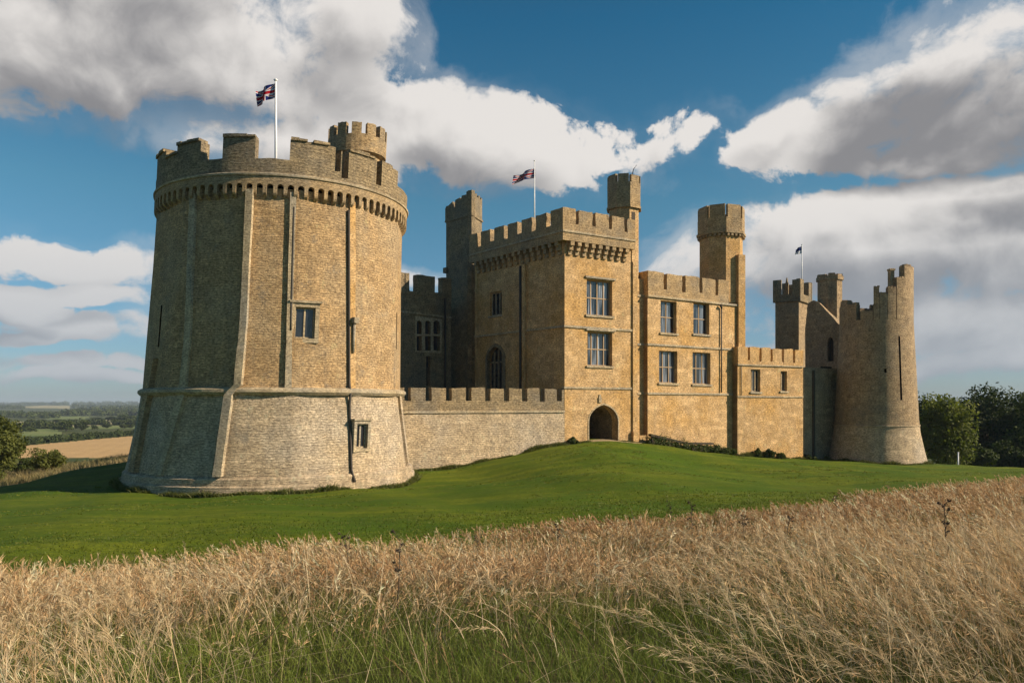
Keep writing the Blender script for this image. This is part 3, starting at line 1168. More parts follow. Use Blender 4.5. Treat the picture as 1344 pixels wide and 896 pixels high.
def gatehouse():
    base = h1(8, 72)
    t = thing('gatehouse', (8.5, 72.2, base), 'tall square gatehouse with arched doorway at its foot and corbelled battlements', 'gatehouse')
    f = Flat(A, B)
    g = Flat(C_, A)           # left flank, from the rear corner to the front corner
    L, G = f.L, g.L
    ZP = 15.55                # parapet floor line
    up = [f.s(770), f.s(803.5), f.z(787, 414), f.z(787, 368)]
    lo = [f.s(771), f.s(803.5), f.z(787, 480), f.z(787, 436)]
    ga, gb = f.s(773), f.s(811)
    gz = h1(*(f.p0 + f.d * (ga + gb) / 2 + f.n * .3))
    zspr, ztop = f.z(792, 553), f.z(792, 531)
    gate = arch(ga, gb, -8.5, zspr, ztop)
    mb = MB()
    slab(mb, f, rect(0, L, -8.5001, ZP), [rect(*up), rect(*lo), [(a, b if b > -8 else -8.4) for a, b in gate]], 0, -.9)
    mb.build('wall', M['gold'], t)
    # gate passage
    gp = MB()
    cxs = [(a, b) for a, b in arch(ga - .02, gb + .02, -8, zspr, ztop + .02)]
    for (a, b), (a2, b2) in zip(cxs, cxs[1:] + cxs[:1]):
        gp.poly([f.pt(a, b, -.85), f.pt(a2, b2, -.85), f.pt(a2, b2, -6), f.pt(a, b, -6)], [(0, b), (0, b2), (5, b2), (5, b)])
    gp.build('gate_passage', M['grey'], t)
    dd = MB()
    fbox(dd, f, ga - .1, gb + .1, -7, ztop + .2, -4.7, -4.5)
    dr = dd.build('gate_door', M['dark_board'], t)
    vo = MB()
    ring_ = arch(ga - .13, gb + .13, gz - .6, zspr, ztop + .15)
    slab(vo, f, ring_, [arch(ga, gb, gz - .59, zspr, ztop)], .04, -.4, backface=False)
    vo.build('arch_moulding', M['dress'], t)
    ni = MB()
    sn = f.s(787)
    zn = f.z(787, 528)
    fbox(ni, f, sn - .16, sn + .16, zn, zn + .5, -.1, .12)
    fbox(ni, f, sn - .1, sn + .1, zn + .5, zn + .75, -.1, .08)
    ni.build('niche_carving', M['dress'], t)
    # left flank with a tall pointed recess and a square window
    w1 = [g.s(643), g.s(658.5), g.z(650, 414), g.z(650, 383)]
    a0, a1 = g.s(640), g.s(661)
    ah = arch(a0, a1, g.z(650, 512), g.z(650, 472), g.z(650, 455))
    fl = MB()
    slab(fl, g, rect(0, G, -8.5, ZP), [rect(*w1), ah], 0, -.9)
    fl.build('flank_wall', M['gold'], t)
    # pointed window in the flank: mullioned lights on dark glass
    tr = MB()
    z0a, z1a = g.z(650, 512), g.z(650, 455)
    for q in (.25, .5, .75):
        s_ = a0 + (a1 - a0) * q
        fbox(tr, g, s_ - .09, s_ + .09, z0a, z1a - (.5 if q != .5 else .2), -.55, -.35)
    fbox(tr, g, a0, a1, (z0a + z1a) / 2 + .6, (z0a + z1a) / 2 + .75, -.54, -.36)
    tw = tr.build('pointed_window', M['grey'], t)
    pm = MB()
    pm.poly([g.pt(a0 - .1, z0a - .1, -.5), g.pt(a1 + .1, z0a - .1, -.5), g.pt(a1 + .1, z1a + .1, -.5), g.pt(a0 - .1, z1a + .1, -.5)], [(0, 0), (2, 0), (2, 4), (0, 4)])
    pm.build('pane', M['glass'], tw)
    hm = MB()
    slab(hm, g, arch(a0 - .3, a1 + .3, z0a - .01, g.z(650, 472), z1a + .35), [arch(a0, a1, z0a, g.z(650, 472), z1a)], .08, -.3, backface=False)
    hm.build('hood_mould', M['grey'], tw)
    window(t, g, w1[0], w1[1], w1[2], w1[3], -.3, 3, 1, .12, 'glass', 'dress', True)
    # other walls and roof
    bw = MB()
    for p, q in ((B, Dk), (Dk, C_)):
        h = Flat(p, q)
        slab(bw, h, rect(0, h.L, -8.5, ZP + 2), (), 0, -.6)
    bw.build('rear_wall', M['gold'], t)
    ro = MB()
    ro.poly([(*p, ZP + .35) for p in (A, B, Dk, C_)])
    ro.build('roof', M['roof'], t)
    # string courses on both faces
    sc = MB()
    for z, o in ((f.z(780, 430.5), .12), (f.z(780, 509), .10)):
        fbox(sc, f, -.12, L, z - .1, z + .1, -.3, o)
    for z in (f.z(780, 430.5),):
        fbox(sc, g, 0, G + .08, z - .1, z + .097, -.3, .12)
    for w in (up, lo):       # drip moulds
        fbox(sc, f, w[0] - .2, w[1] + .35, w[3] + .12, w[3] + .30, -.3, .16)
    sc.build('string_course', M['dress'], t)
    # corner quoins strip on the right and slim buttress
    qb = MB()
    sb = f.s(829.5)
    fbox(qb, f, sb, L + .02, -8, 13.9, -.5, .16)
    fbox(qb, f, sb - .1, L + .03, -8, -2.6, -.5, .35)
    qb.build('corner_pilaster', M['gold'], t)
    # battlements carried on corbels
    O = .62
    cb = MB()
    corbels(cb, f, .1, f.s(823), 15.0, 13.8, .80, .42, O - .04)
    cb.build('corbel_table', M['gold_dark'], t)
    cb = MB()
    corbels(cb, g, .4, G - .1, 15.0, 13.8, .85, .42, O - .04)
    cb.build('corbel_table', M['gold_dark'], t)
    pr = MB()
    e0 = -O * 1.0
    e1 = f.s(828.5)
    z0, zc, zt = 14.98, 16.55, 17.9
    top = cren(e0, e1, zc, zt, 1.50, .36)
    slab(pr, f, [(e0, z0), (e1, z0)] + top, (), O, O - .55)
    fbox(pr, f, e0 + .03, e1 - .05, z0 + .003, z0 + .3, -.3, O - .56)
    top = cren(-.2, G + O - .56, zc, zt, 1.55, .62, True, .12)
    slab(pr, g, [(-.2, z0), (G + O - .56, z0)] + top, (), O - .003, O - .55)
    fbox(pr, g, 0, G - .3, z0 + .004, z0 + .3, -.3, O - .56)
    pr.build('parapet', M['gold_dark'], t)
    pm_ = MB()
    fbox(pm_, f, e0 - .05, e1, 15.72, 15.9, O - .3, O + .09)
    fbox(pm_, g, -.2, G + O - .01, 15.72, 15.897, O - .3, O + .09)
    pm_.build('string_course', M['dress'], t)
    # chamfered pier on the flank with long drainpipe
    sp = g.s(685)
    pp = MB()
    pp.tube([g.pt(sp, z, .2) for z in (-4, 5, 13.6)], [.13] * 3)
    pp.build('drainpipe', M['lead'], t)
    pl = MB()
    fbox(pl, g, sp + .3, sp + .75, -8, 13.7, -.3, .28)
    pl.build('pilaster', M['gold'], t)
    # octagonal stair turret at the right corner
    tc = np.array(((819 - 672) / 1000 * 76.0, 76.0))
    tt = MB()
    poly_tower(tt, tc, 1.55, 8, 12, 10, 19.4, cap=True)
    tt2 = MB()
    poly_tower(tt2, tc, 1.74, 8, 12, 19.3, 21.3)
    poly_battlement(tt2, tc, 1.75, 8, 12, 21.2, 21.75, 22.55, .3, 1, .78)
    for k_ in range(8):
        a0_, a1_ = D2R(12 + 45 * k_), D2R(57 + 45 * k_)
        h = Flat(tc + 1.74 * np.array((math.sin(a0_), -math.cos(a0_))), tc + 1.74 * np.array((math.sin(a1_), -math.cos(a1_))))
        fbox(tt2, h, -.04, h.L + .04, 19.3 + .003 * k_, 19.5 + .003 * k_, -.3, .07)
    tp = tt.build('stair_turret', M['gold'], t)
    tt2.build('turret_cap', M['gold_dark'], tp)
    a0_, a1_ = D2R(12), D2R(57)
    h = Flat(tc + 1.55 * np.array((math.sin(a0_), -math.cos(a0_))), tc + 1.55 * np.array((math.sin(a1_), -math.cos(a1_))))
    lv = MB()
    fbox(lv, h, h.L * .22, h.L * .62, 17.0, 18.9, -.2, .02)
    lv.build('louvre', M['dark_board'], tp)
    # main windows
    for w in (up, lo):
        window(t, f, *w, -.42, 4, 2, .10, 'glass_curtain', 'wood')
    return f


GF = gatehouse()

# hooked iron finial on the gatehouse turret
hk = MB()
hp = np.array((830 - 672, 0)) / 1000 * 75.4
hb = np.array((hp[0], 75.4, 21.9))
hk.tube([hb, hb + (0, 0, .9), hb + (.12, 0, 1.4), hb + (.42, 0, 1.8)], [.06, .05, .045, .03], 6)
tag(hk.build('iron_hook', M['iron']), 'curved black iron hook rising from the gatehouse stair turret', 'hook')


# ------------------------------------------------------------------ main range with tall stair turret
R0 = at(850, 75.0)
R1 = at(976, 83.0)


def main_range():
    f = Flat(R0, R1)
    L = f.L
    m = (R0 + R1) / 2
    t = thing('main_range', (m[0], m[1], h1(m[0], m[1] - .5)), 'two storey golden stone range with four sash windows beside the gatehouse', 'building')
    wins = []
    for x0, x1, y0, y1 in ((867, 888, 437, 395), (910, 931, 438.5, 398), (865, 889, 502.5, 460.5), (909, 932.5, 504, 462.5)):
        xm = (x0 + x1) / 2
        wins.append([f.s(x0), f.s(x1), f.z(xm, y0), f.z(xm, y1)])
    mb = MB()
    ZP = 10.8
    slab(mb, f, rect(0, L, -9, ZP), [rect(*w) for w in wins], 0, -.9)
    # left return and the recessed strip beside the gatehouse
    bk = np.array((-f.n[0], -f.n[1]))
    lr = Flat(R0 + bk * 3.0, R0 + bk * .001)
    slab(mb, lr, rect(0, lr.L, -9, 13.2), (), 0, -.5)
    mb.build('wall', M['gold'], t)
    st = MB()
    p0 = R0 + bk * .55 - f.d * 1.2
    h = Flat(p0, p0 + f.d * 1.25)
    fbox(st, h, .35, 1.24, -8, 12.4, -1, 0)
    fbox(st, h, .2, 1.23, -8, -3.0, -1, .45)
    st.build('pilaster', M['gold'], t)
    bw = MB()
    q0, q1 = R0 + bk * 9, R1 + bk * 9
    for a, b in ((R1, q1), (q1, q0), (q0, R0 + bk * 2.8)):
        hh = Flat(a, b)
        slab(bw, hh, rect(.002, hh.L, -9, ZP + 1.2), (), -.02, -.6)
    bw.build('rear_wall', M['gold'], t)
    ro = MB()
    ro.poly([(*p, ZP + .2) for p in (R0, R1, q1, q0)])
    ro.build('roof', M['roof'], t)
    pr = MB()
    s1 = f.s(956)
    top = cren(.02, s1, 11.55, 13.22, 2.05, .46)
    slab(pr, f, [(.02, ZP + .002), (s1, ZP + .002)] + top, (), .05, -.5)
    pr.build('parapet', M['gold_dark'], t)
    sc = MB()
    for z, o in ((10.72, .18), (5.95, .12), (1.12, .12)):
        fbox(sc, f, -.06, L - .02, z - .1, z + .1, -.3, o)
        fbox(sc, h, .3, 1.2, z - .097, z + .097, -.3, .1)
    sc.build('string_course', M['dress'], t)
    for k_, w in enumerate(wins):
        window(t, f, *w, -.40, 2 if k_ < 2 else 3, 2, .09, 'glass_dim', 'wood')
    pp = MB()
    sp = f.s(945.5)
    pp.tube([f.pt(sp, z, .14) for z in (1.3, 5, 10.2)], [.07] * 3, 6)
    pp.tube([f.pt(sp + .05, 10.2, .14), f.pt(sp - .3, 10.5, .3)], [.09, .16], 6)
    pp.build('drainpipe', M['lead'], t)
    return f


RF = main_range()


def range_turret():
    c = at(946.5, 84.4)
    t = thing('octagonal_turret', (c[0], c[1], h1(c[0], c[1] - 3)), 'tall octagonal turret with battlements between the main range and the low wing', 'turret')
    mb = MB()
    rot = -3
    poly_tower(mb, c, 2.36, 8, rot, -9, 18.6)
    mb.build('shaft', M['gold'], t)
    cp = MB()
    poly_tower(cp, c, 2.58, 8, rot, 18.55, 20.2)
    poly_battlement(cp, c, 2.6, 8, rot, 20.1, 20.15, 21.55, .35, 1, .82)
    for k_ in range(8):
        a0, a1 = D2R(rot + 45 * k_), D2R(rot + 45 * (k_ + 1))
        h = Flat(c + 2.58 * np.array((math.sin(a0), -math.cos(a0))), c + 2.58 * np.array((math.sin(a1), -math.cos(a1))))
        fbox(cp, h, -.05, h.L + .05, 18.5 + .003 * k_, 18.78 + .003 * k_, -.3, .12)
        for q in range(4):
            s_ = h.L * (q + .5) / 4
            fbox(cp, h, s_ - .12, s_ + .12, 18.22, 18.5, -.3, .06)
    cp.build('battlements', M['gold_dark'], t)
    # angle strip on the sunny side, standing proud
    a = D2R(rot + 26)
    p = c + 2.2 * np.array((math.sin(a), -math.cos(a)))
    h = Flat(p, p + np.array((math.cos(a), math.sin(a))))
    sb = MB()
    fbox(sb, h, .25, 1.15, -8, 16.2, -.4, .42)
    sb.build('angle_buttress', M['gold'], t)


range_turret()

# ------------------------------------------------------------------ low wing
Q0 = at(968, 81.3)
Q1 = at(1054, 86.0)


def low_wing():
    f = Flat(Q0, Q1)
    L = f.L
    m = (Q0 + Q1) / 2
    t = thing('low_wing', (m[0], m[1], h1(m[0], m[1] - .5)), 'low crenellated wing with two narrow windows, right of the octagonal turret', 'building')
    ws = [[f.s(985.5), f.s(998), f.z(991, 514), f.z(991, 484.5)], [f.s(1024.5), f.s(1033), f.z(1029, 513), f.z(1029, 487)]]
    ZP = 4.3
    mb = MB()
    slab(mb, f, rect(0, L, -10, ZP), [rect(*w) for w in ws], 0, -.8)
    bk = -f.n
    lr = Flat(Q0 + bk * 3.2, Q0 + bk * .001)
    slab(mb, lr, rect(0, lr.L, -10, 6.2), (), 0, -.5)
    mb.build('wall', M['gold'], t)
    bw = MB()
    q0, q1 = Q0 + bk * 6, Q1 + bk * 6
    for a, b in ((Q1, q1), (q1, q0)):
        hh = Flat(a, b)
        slab(bw, hh, rect(.002, hh.L, -9, ZP + .8), (), -.02, -.6)
    bw.build('rear_wall', M['gold'], t)
    ro = MB()
    ro.poly([(*p, ZP + .1) for p in (Q0, Q1, q1, q0)])
    ro.build('roof', M['roof'], t)
    pr = MB()
    top = cren(.02, L, 4.75, 6.22, 1.40, .33)
    slab(pr, f, [(.02, ZP + .002), (L, ZP + .002)] + top, (), .04, -.45)
    pr.build('parapet', M['gold'], t)
    sc = MB()
    for z, o in ((4.28, .14), (.88, .1)):
        fbox(sc, f, -.06, L - .01, z - .08, z + .08, -.3, o)
    sc.build('string_course', M['dress'], t)
    window(t, f, *ws[0], -.35, 3, 1, .11, 'glass', 'dress')
    window(t, f, *ws[1], -.35, 2, 1, .11, 'glass', 'dress')
    pp = MB()
    pp.tube([f.pt(f.s(972.5), z, .1) for z in (1, 3, 4.1)], [.05] * 3, 6)
    pp.build('drainpipe', M['dress'], t)


low_wing()

# ------------------------------------------------------------------ ruined far end: link block, thin tower, chimney block, round tower
FT = np.array((42.6, 89.2))


def link_block():
    p0, p1 = Q1 + np.array((.2, .9)), np.array((41.4, 93.2))
    f = Flat(p0, p1)
    t = thing('ruined_block', (*((p0 + p1) / 2), h1(*((p0 + p1) / 2))), 'shaded two-tier ruined block between the low wing and the far round tower', 'building')
    d1 = [f.s(1091), f.s(1099), f.z(1095, 511), f.z(1095, 497)]
    mb = MB()
    slab(mb, f, rect(0, f.L, -10, f.z(1080, 483)), [arch(d1[0], d1[1], d1[2], f.z(1095, 499), f.z(1095, 489))], 0, -1.5)
    mb.build('lower_wall', M['far'], t)
    bk = -f.n
    g = Flat(at(1057, 98.0), at(1113, 94.6))
    ar = arch(g.s(1086), g.s(1094), g.z(1090, 474), g.z(1090, 450), g.z(1090, 442))
    up = MB()
    sA, sB, sC = g.s(1057), g.s(1060), g.s(1076)
    top = [(sA, g.z(1060, 430)), (sB, g.z(1060, 398)), (g.s(1068), g.z(1068, 394)), (sC, g.z(1076, 398)), (g.s(1104), g.z(1104, 428)), (g.L, g.z(1110, 432))]
    slab(up, g, [(sA, 2), (g.L, 2)] + rough_line(top, .6, .06)[::-1], [ar], 0, -1.6)
    up.build('upper_wall', M['far'], t)
    ch = MB()
    fbox(ch, f, f.s(1066), f.s(1066) + .3, -8, f.z(1066, 486), -.2, .2)
    ch.build('drainpipe', M['lead'], t)
    rf_ = MB()
    rf_.poly([f.pt(0, f.z(1080, 483.6), -.2), f.pt(f.L, f.z(1080, 483.6), -.2), f.pt(f.L, f.z(1080, 483.6), -6), f.pt(0, f.z(1080, 483.6), -6)])
    fbox(rf_, f, 0, f.L, -9, f.z(1080, 484), -6.5, -6)
    rf_.build('roof', M['roof'], t)
    # dark boards standing in for the unlit insides of the two openings
    dk = MB()
    fbox(dk, f, d1[0] - .3, d1[1] + .3, d1[2] - .2, d1[3] + 1.5, -1.2, -.9)
    dk.build('dark_board', M['dark_board'], t)
    dk = MB()
    fbox(dk, g, g.s(1085), g.s(1095), g.z(1090, 475), g.z(1090, 440), -1.2, -.9)
    dk.build('dark_board', M['dark_board'], t)
    # octagonal chimney turret
    c = at(1089, 98.4)
    ct = MB()
    poly_tower(ct, c, 1.5, 8, 12, 8.5, zat(366, 97))
    poly_tower(ct, c, 1.68, 8, 12, zat(366.5, 97), zat(361.5, 97))
    for k_ in range(8):
        a0, a1 = D2R(12 + 45 * k_), D2R(57 + 45 * k_)
        h = Flat(c + 1.6 * np.array((math.sin(a0), -math.cos(a0))), c + 1.6 * np.array((math.sin(a1), -math.cos(a1))))
        fbox(ct, h, .2, .95, zat(362, 97), zat(359, 97) + .1 * (k_ % 2), -.5, 0)
    ct.build('chimney_turret', M['far'], t)


link_block()


def thin_tower():
    Yc = 103.0
    pL, pC, pR = at(1017.5, 104.5), at(1048.5, 103.0), at(1063, 106.5)
    back = pL + (pR - pC)
    t = thing('slender_tower', (*((pL + pR) / 2), -5.5), 'slender square tower with four merlons behind the low wing', 'tower')
    z0, z1 = -6, zat(393, 103.5)
    mb = MB()
    cp = MB()
    for k_, (a, b) in enumerate(((pL, pC), (pC, pR), (pR, back), (back, pL))):
        f = Flat(a, b)
        slab(mb, f, rect(.002, f.L, z0, z1), (), -.003 * k_, -.5)
        L = f.L
        zb, zc, zt = z1 - .3, zat(386, 103.5), zat(367.5, 103.5)
        q = [(-.25, zb), (L + .25, zb), (L + .25, zt)]
        w = L + .5
        q += [(L + .25 - w * .3, zt), (L + .25 - w * .3, zc), (-.25 + w * .3, zc), (-.25 + w * .3, zt + .1), (-.25, zt + .1)]
        slab(cp, f, [(u, v + .003 * k_) for u, v in q], (), .25 - .003 * k_, -.25)
    mb.poly([(*p, z1) for p in (pL, pC, pR, back)])
    mb.build('shaft', M['far'], t)
    cp.build('battlements', M['grey'], t)
    f = Flat(pL, pC)
    s = MB()
    sm = f.L * .42
    fbox(s, f, sm - .22, sm + .22, z1 + .2, zat(369, 103.5), -1.6, -1.2)
    s.tube([f.pt(sm, zat(370, 103.5), -1.4), f.pt(sm, zat(362, 103.5), -1.4)], [.2, .08], 6)
    s.build('pinnacle', M['grey'], t)


thin_tower()


def far_tower():
    c = FT
    t = thing('ruined_round_tower', (c[0], c[1], h1(c[0], c[1] - 5)), 'ruined round tower with jagged broken top at the far right end', 'tower')

    def prof(z):
        return float(np.interp(z, [-10, -7, -4.8, -3.2, -1.8, 3, 10, 16], [5.7, 5.45, 4.95, 4.62, 4.48, 4.25, 3.90, 3.75]))
    p_, Y_ = cyl_phi(1182.5, c, 4.3)
    sl = (p_ - 1.6, p_ + 1.6, zat(525, Y_), zat(441, Y_))
    h_, Yh = cyl_phi(1163, c, 4.5)
    ho = (h_ - 1.6, h_ + 1.6, zat(489, Yh), zat(483.5, Yh))
    phs = sorted({float(x) for x in range(-180, 181, 6)} | {sl[0], sl[1], ho[0], ho[1]})
    zs = sorted({-10, -8, -7, -6, -4.8, -4, -3.2, -2.4, -1.8, 0, 2, 4, 6, 8, 9.6, sl[2], sl[3], ho[2], ho[3]})
    mb = MB()
    skip = lambda ph, z: (sl[0] < ph < sl[1] and sl[2] < z < sl[3]) or (ho[0] < ph < ho[1] and ho[2] < z < ho[3])
    ring(mb, c, phs, [z for z in zs if z <= -2.4], lambda a, z: prof(z), skip, 4.5)
    mb.build('battered_base', M['pale'], t)
    up = MB()
    ring(up, c, phs, [z for z in zs if z >= -2.4], lambda a, z: prof(z), skip, 4.5)
    up.build('wall', M['far'], t)
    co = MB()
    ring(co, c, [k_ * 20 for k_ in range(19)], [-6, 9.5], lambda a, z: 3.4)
    co.build('dark_core', M['void'], t)  # core coloured near black for the darkness behind the slit and hole

    def ph(px):
        return cyl_phi(px, c, 3.9)[0]

    def zt(px, py):
        return zat(py, cyl_phi(px, c, 3.9)[1])
    pts = [(1112, 400), (1124, 400), (1124.5, 421), (1129, 421), (1129.5, 409), (1146, 408), (1146.5, 377), (1154, 375), (1154.5, 388), (1165, 384), (1165.5, 378), (1176, 376), (1177, 366), (1187, 363)]
    segs = []
    for (x0, y0), (x1, y1) in zip(pts[:-1], pts[1:]):
        if abs(x1 - x0) > 1:
            segs.append((ph(x0), ph(x1), zt((x0 + x1) / 2, (y0 + y1) / 2)))
    a = segs[0][0]
    b = segs[-1][1]
    hs = [15.6, 15.6, 15.4, 14.0, 12.5, 12, 11.6, 11.2, 11, 11.4, 12]
    st = (360 + a - b) / len(hs)
    for k_, z in enumerate(hs):
        segs.append((b + st * k_, b + st * (k_ + 1), z))
    pa = MB()
    round_parapet(pa, c, 3.93, .75, 9.58, segs, 4)
    # ragged stones along the broken edge
    for p0, p1, z in segs:
        for q in np.arange(p0, p1 - 3, 5.0):
            f = Cyl(c, 3.92, q)
            fbox(pa, f, .02, random.uniform(.22, .36), z - .1, z + random.uniform(.04, .26), -.6, -.03)
    pa.build('broken_parapet', M['far'], t)
    cs = MB()
    q = ph(1175)
    f = Cyl(c, 4.1, q)
    fbox(cs, f, -.25, .35, 13.0, 15.15, -1.4, -.8)
    fbox(cs, f, -.33, .43, 15.15, 15.35, -1.48, -.72)
    cs.build('chimney', M['far'], t)
    cr = MB()
    q = ph(1187)
    lathe_ring(cr, c, [(4.4, -2.5), (4.62, -2.44), (4.6, -2.3), (4.4, -2.25)], 60)
    cr.build('string_course', M['pale'], t)


far_tower()

# ------------------------------------------------------------------ shaded hall range and corner turret behind the curtain wall
H0, H1 = at(520, 77.5), at(592, 83.5)


def hall_range():
    f = Flat(H0, H1)
    t = thing('hall_range', (*((H0 + H1) / 2), -4.8), 'shaded hall range with triple arched windows behind the low curtain wall', 'building')
    L = f.L
    lights = []
    for x0, x1 in ((546.5, 553), (557.5, 565), (568.5, 577)):
        xm = (x0 + x1) / 2
        for y0, y1, ar in ((460, 441, 0), (438.5, 420.5, 1)):
            a, b = f.s(x0), f.s(x1)
            lights.append(arch(a, b, f.z(xm, y0), f.z(xm, y1 + 4), f.z(xm, y1)) if ar else rect(a, b, f.z(xm, y0), f.z(xm, y1)))
    slit = rect(f.s(559.5), f.s(565), f.z(562, 506), f.z(562, 467))
    mb = MB()
    ZP = f.z(560, 389)
    slab(mb, f, rect(0, L, -8, ZP), lights + [slit], 0, -.7)
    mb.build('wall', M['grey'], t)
    gl = MB()
    a, b = f.s(545), f.s(579)
    gl.poly([f.pt(a, 4, -.4), f.pt(b, 4, -.4), f.pt(b, 10.5, -.4), f.pt(a, 10.5, -.4)], [(0, 0), (2.5, 0), (2.5, 5), (0, 5)])
    fr = MB()
    slab(fr, f, rect(f.s(544.5), f.s(579.5), f.z(562, 463), f.z(562, 417)), [[(p[0], p[1]) for p in q] for q in lights], .06, -.3, backface=False)
    w = fr.build('triple_window', M['dress'], t)
    gl.build('pane', M['glass'], w)
    dk = MB()
    fbox(dk, f, f.s(559), f.s(566), f.z(562, 508), f.z(562, 465), -.65, -.5)
    dk.build('slit_backing', M['dark_board'], t)  # dark slab closing the high slit from behind
    bk = -f.n
    bw = MB()
    q0, q1 = H0 + bk * 7, H1 + bk * 7
    for a, b in ((H1, q1), (q1, q0), (q0, H0)):
        h = Flat(a, b)
        slab(bw, h, rect(.002, h.L, -8, ZP), (), -.02, -.6)
    bw.build('rear_wall', M['grey'], t)
    ro = MB()
    ro.poly([(*p, ZP - .1) for p in (H0, H1, q1, q0)])
    ro.build('roof', M['roof'], t)
    pr = MB()
    top = [(0, f.z(532, 358)), (f.s(537), f.z(532, 358)), (f.s(537), f.z(540, 382)), (f.s(547), f.z(547, 383)), (f.s(547), f.z(555, 361.5)), (f.s(570.5), f.z(560, 361.5)), (f.s(570.5), f.z(575, 384)), (f.s(580), f.z(580, 384)), (f.s(580), f.z(586, 365)), (L, f.z(590, 365))]
    slab(pr, f, [(0, ZP + .003), (L, ZP + .003)] + rough_line(top, .4, .04)[::-1], (), .06, -.6)
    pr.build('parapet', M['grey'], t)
    sc = MB()
    z = f.z(560, 413)
    fbox(sc, f, 0, L, z - .08, z + .08, -.2, .1)
    sc.build('string_course', M['dress'], t)
    pp = MB()
    pp.tube([f.pt(f.s(583), zz, .16) for zz in (-4, 3, f.z(583, 392))], [.12] * 3, 6)
    pp.build('drainpipe', M['lead'], t)


hall_range()


def corner_turret():
    pL, pC, pR = at(585.5, 86.8), at(619, 83.6), at(632.5, 86.6)
    back = pL + (pR - pC)
    t = thing('square_stair_turret', (*((pL + pR) / 2), -5), 'tall square turret with ragged stepped top at the rear left corner of the gatehouse', 'turret')
    z1 = zat(283, 84)
    mb, cp = MB(), MB()
    for k_, (a, b) in enumerate(((pL, pC), (pC, pR), (pR, back), (back, pL))):
        f = Flat(a, b)
        L = f.L
        slab(mb, f, rect(.002, L, -8, z1), (), -.003 * k_, -.5)
        fbox(mb, f, -.1, L + .1, z1 - .1 + .003 * k_, z1 + .1 + .003 * k_, -.3, .12 - .003 * k_)
        if k_ == 0:
            top = [(-.12, zat(271, 86)), (L * .26, zat(265, 86)), (L * .28, zat(270, 85)), (L * .36, zat(270, 85)), (L * .37, zat(261, 85)), (L * .55, zat(259, 85)), (L * .56, zat(262, 85)), (L * .62, zat(262, 85)), (L * .63, zat(256, 84.5)), (L * .8, zat(255, 84)), (L * .81, zat(251, 84)), (L + .03, zat(250.5, 84))]
        elif k_ == 1:
            top = [(0, zat(251, 84))]
            for q in range(3):
                top += [(L * (.2 + .3 * q), zat(251, 84)), (L * (.2 + .3 * q), zat(255, 84)), (L * (.32 + .3 * q), zat(255, 84)), (L * (.32 + .3 * q), zat(252, 84))]
            top += [(L, zat(253, 84))]
        else:
            top = [(0, zat(262, 86)), (L, zat(268, 86))]
        slab(cp, f, [(top[0][0], z1 + .1), (top[-1][0], z1 + .1)] + rough_line(top, .5, .03)[::-1], (), .03 - .003 * k_, -.45)
        if k_ == 0:
            fbox(mb, f, -.2, .35, zat(357, 86), zat(350, 86), -.2, .3)
    mb.poly([(*p, z1 + .2) for p in (pL, pC, pR, back)])
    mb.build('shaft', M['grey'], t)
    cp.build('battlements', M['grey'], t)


corner_turret()


# ------------------------------------------------------------------ flags
def flag_mat(kind):
    m, g, b = mat(kind + '_flag_cloth', .8, .1)
    uv = g.n('ShaderNodeUVMap', uv_map='UVMap').outputs[0]
    u, v, _ = g.sep(uv)
    blue, red, white = (.012, .02, .14), (.42, .012, .025), (.72, .70, .70)
    if kind == 'cross':
        du = g.m('SUBTRACT', u, .5)
        dv = g.m('SUBTRACT', v, .5)
        au, av = g.m('ABSOLUTE', du), g.m('ABSOLUTE', dv)
        dg = g.m('ABSOLUTE', g.m('SUBTRACT', au, av))
        col = g.mix(g.m('LESS_THAN', dg, .10), blue, white)
        col = g.mix(g.m('LESS_THAN', dg, .04), col, red)
        wh = g.m('MAXIMUM', g.m('LESS_THAN', au, .085), g.m('LESS_THAN', av, .17))
        col = g.mix(wh, col, white)
        rd = g.m('MAXIMUM', g.m('LESS_THAN', au, .05), g.m('LESS_THAN', av, .10))
        col = g.mix(rd, col, red)
    else:
        col = g.mix(g.m('GREATER_THAN', v, .45), (.70, .70, .72), (.03, .05, .16))
    g.put(b.inputs['Base Color'], col)
    return m


M['flag_cross'] = flag_mat('cross')
M['flag_plain'] = flag_mat('plain')


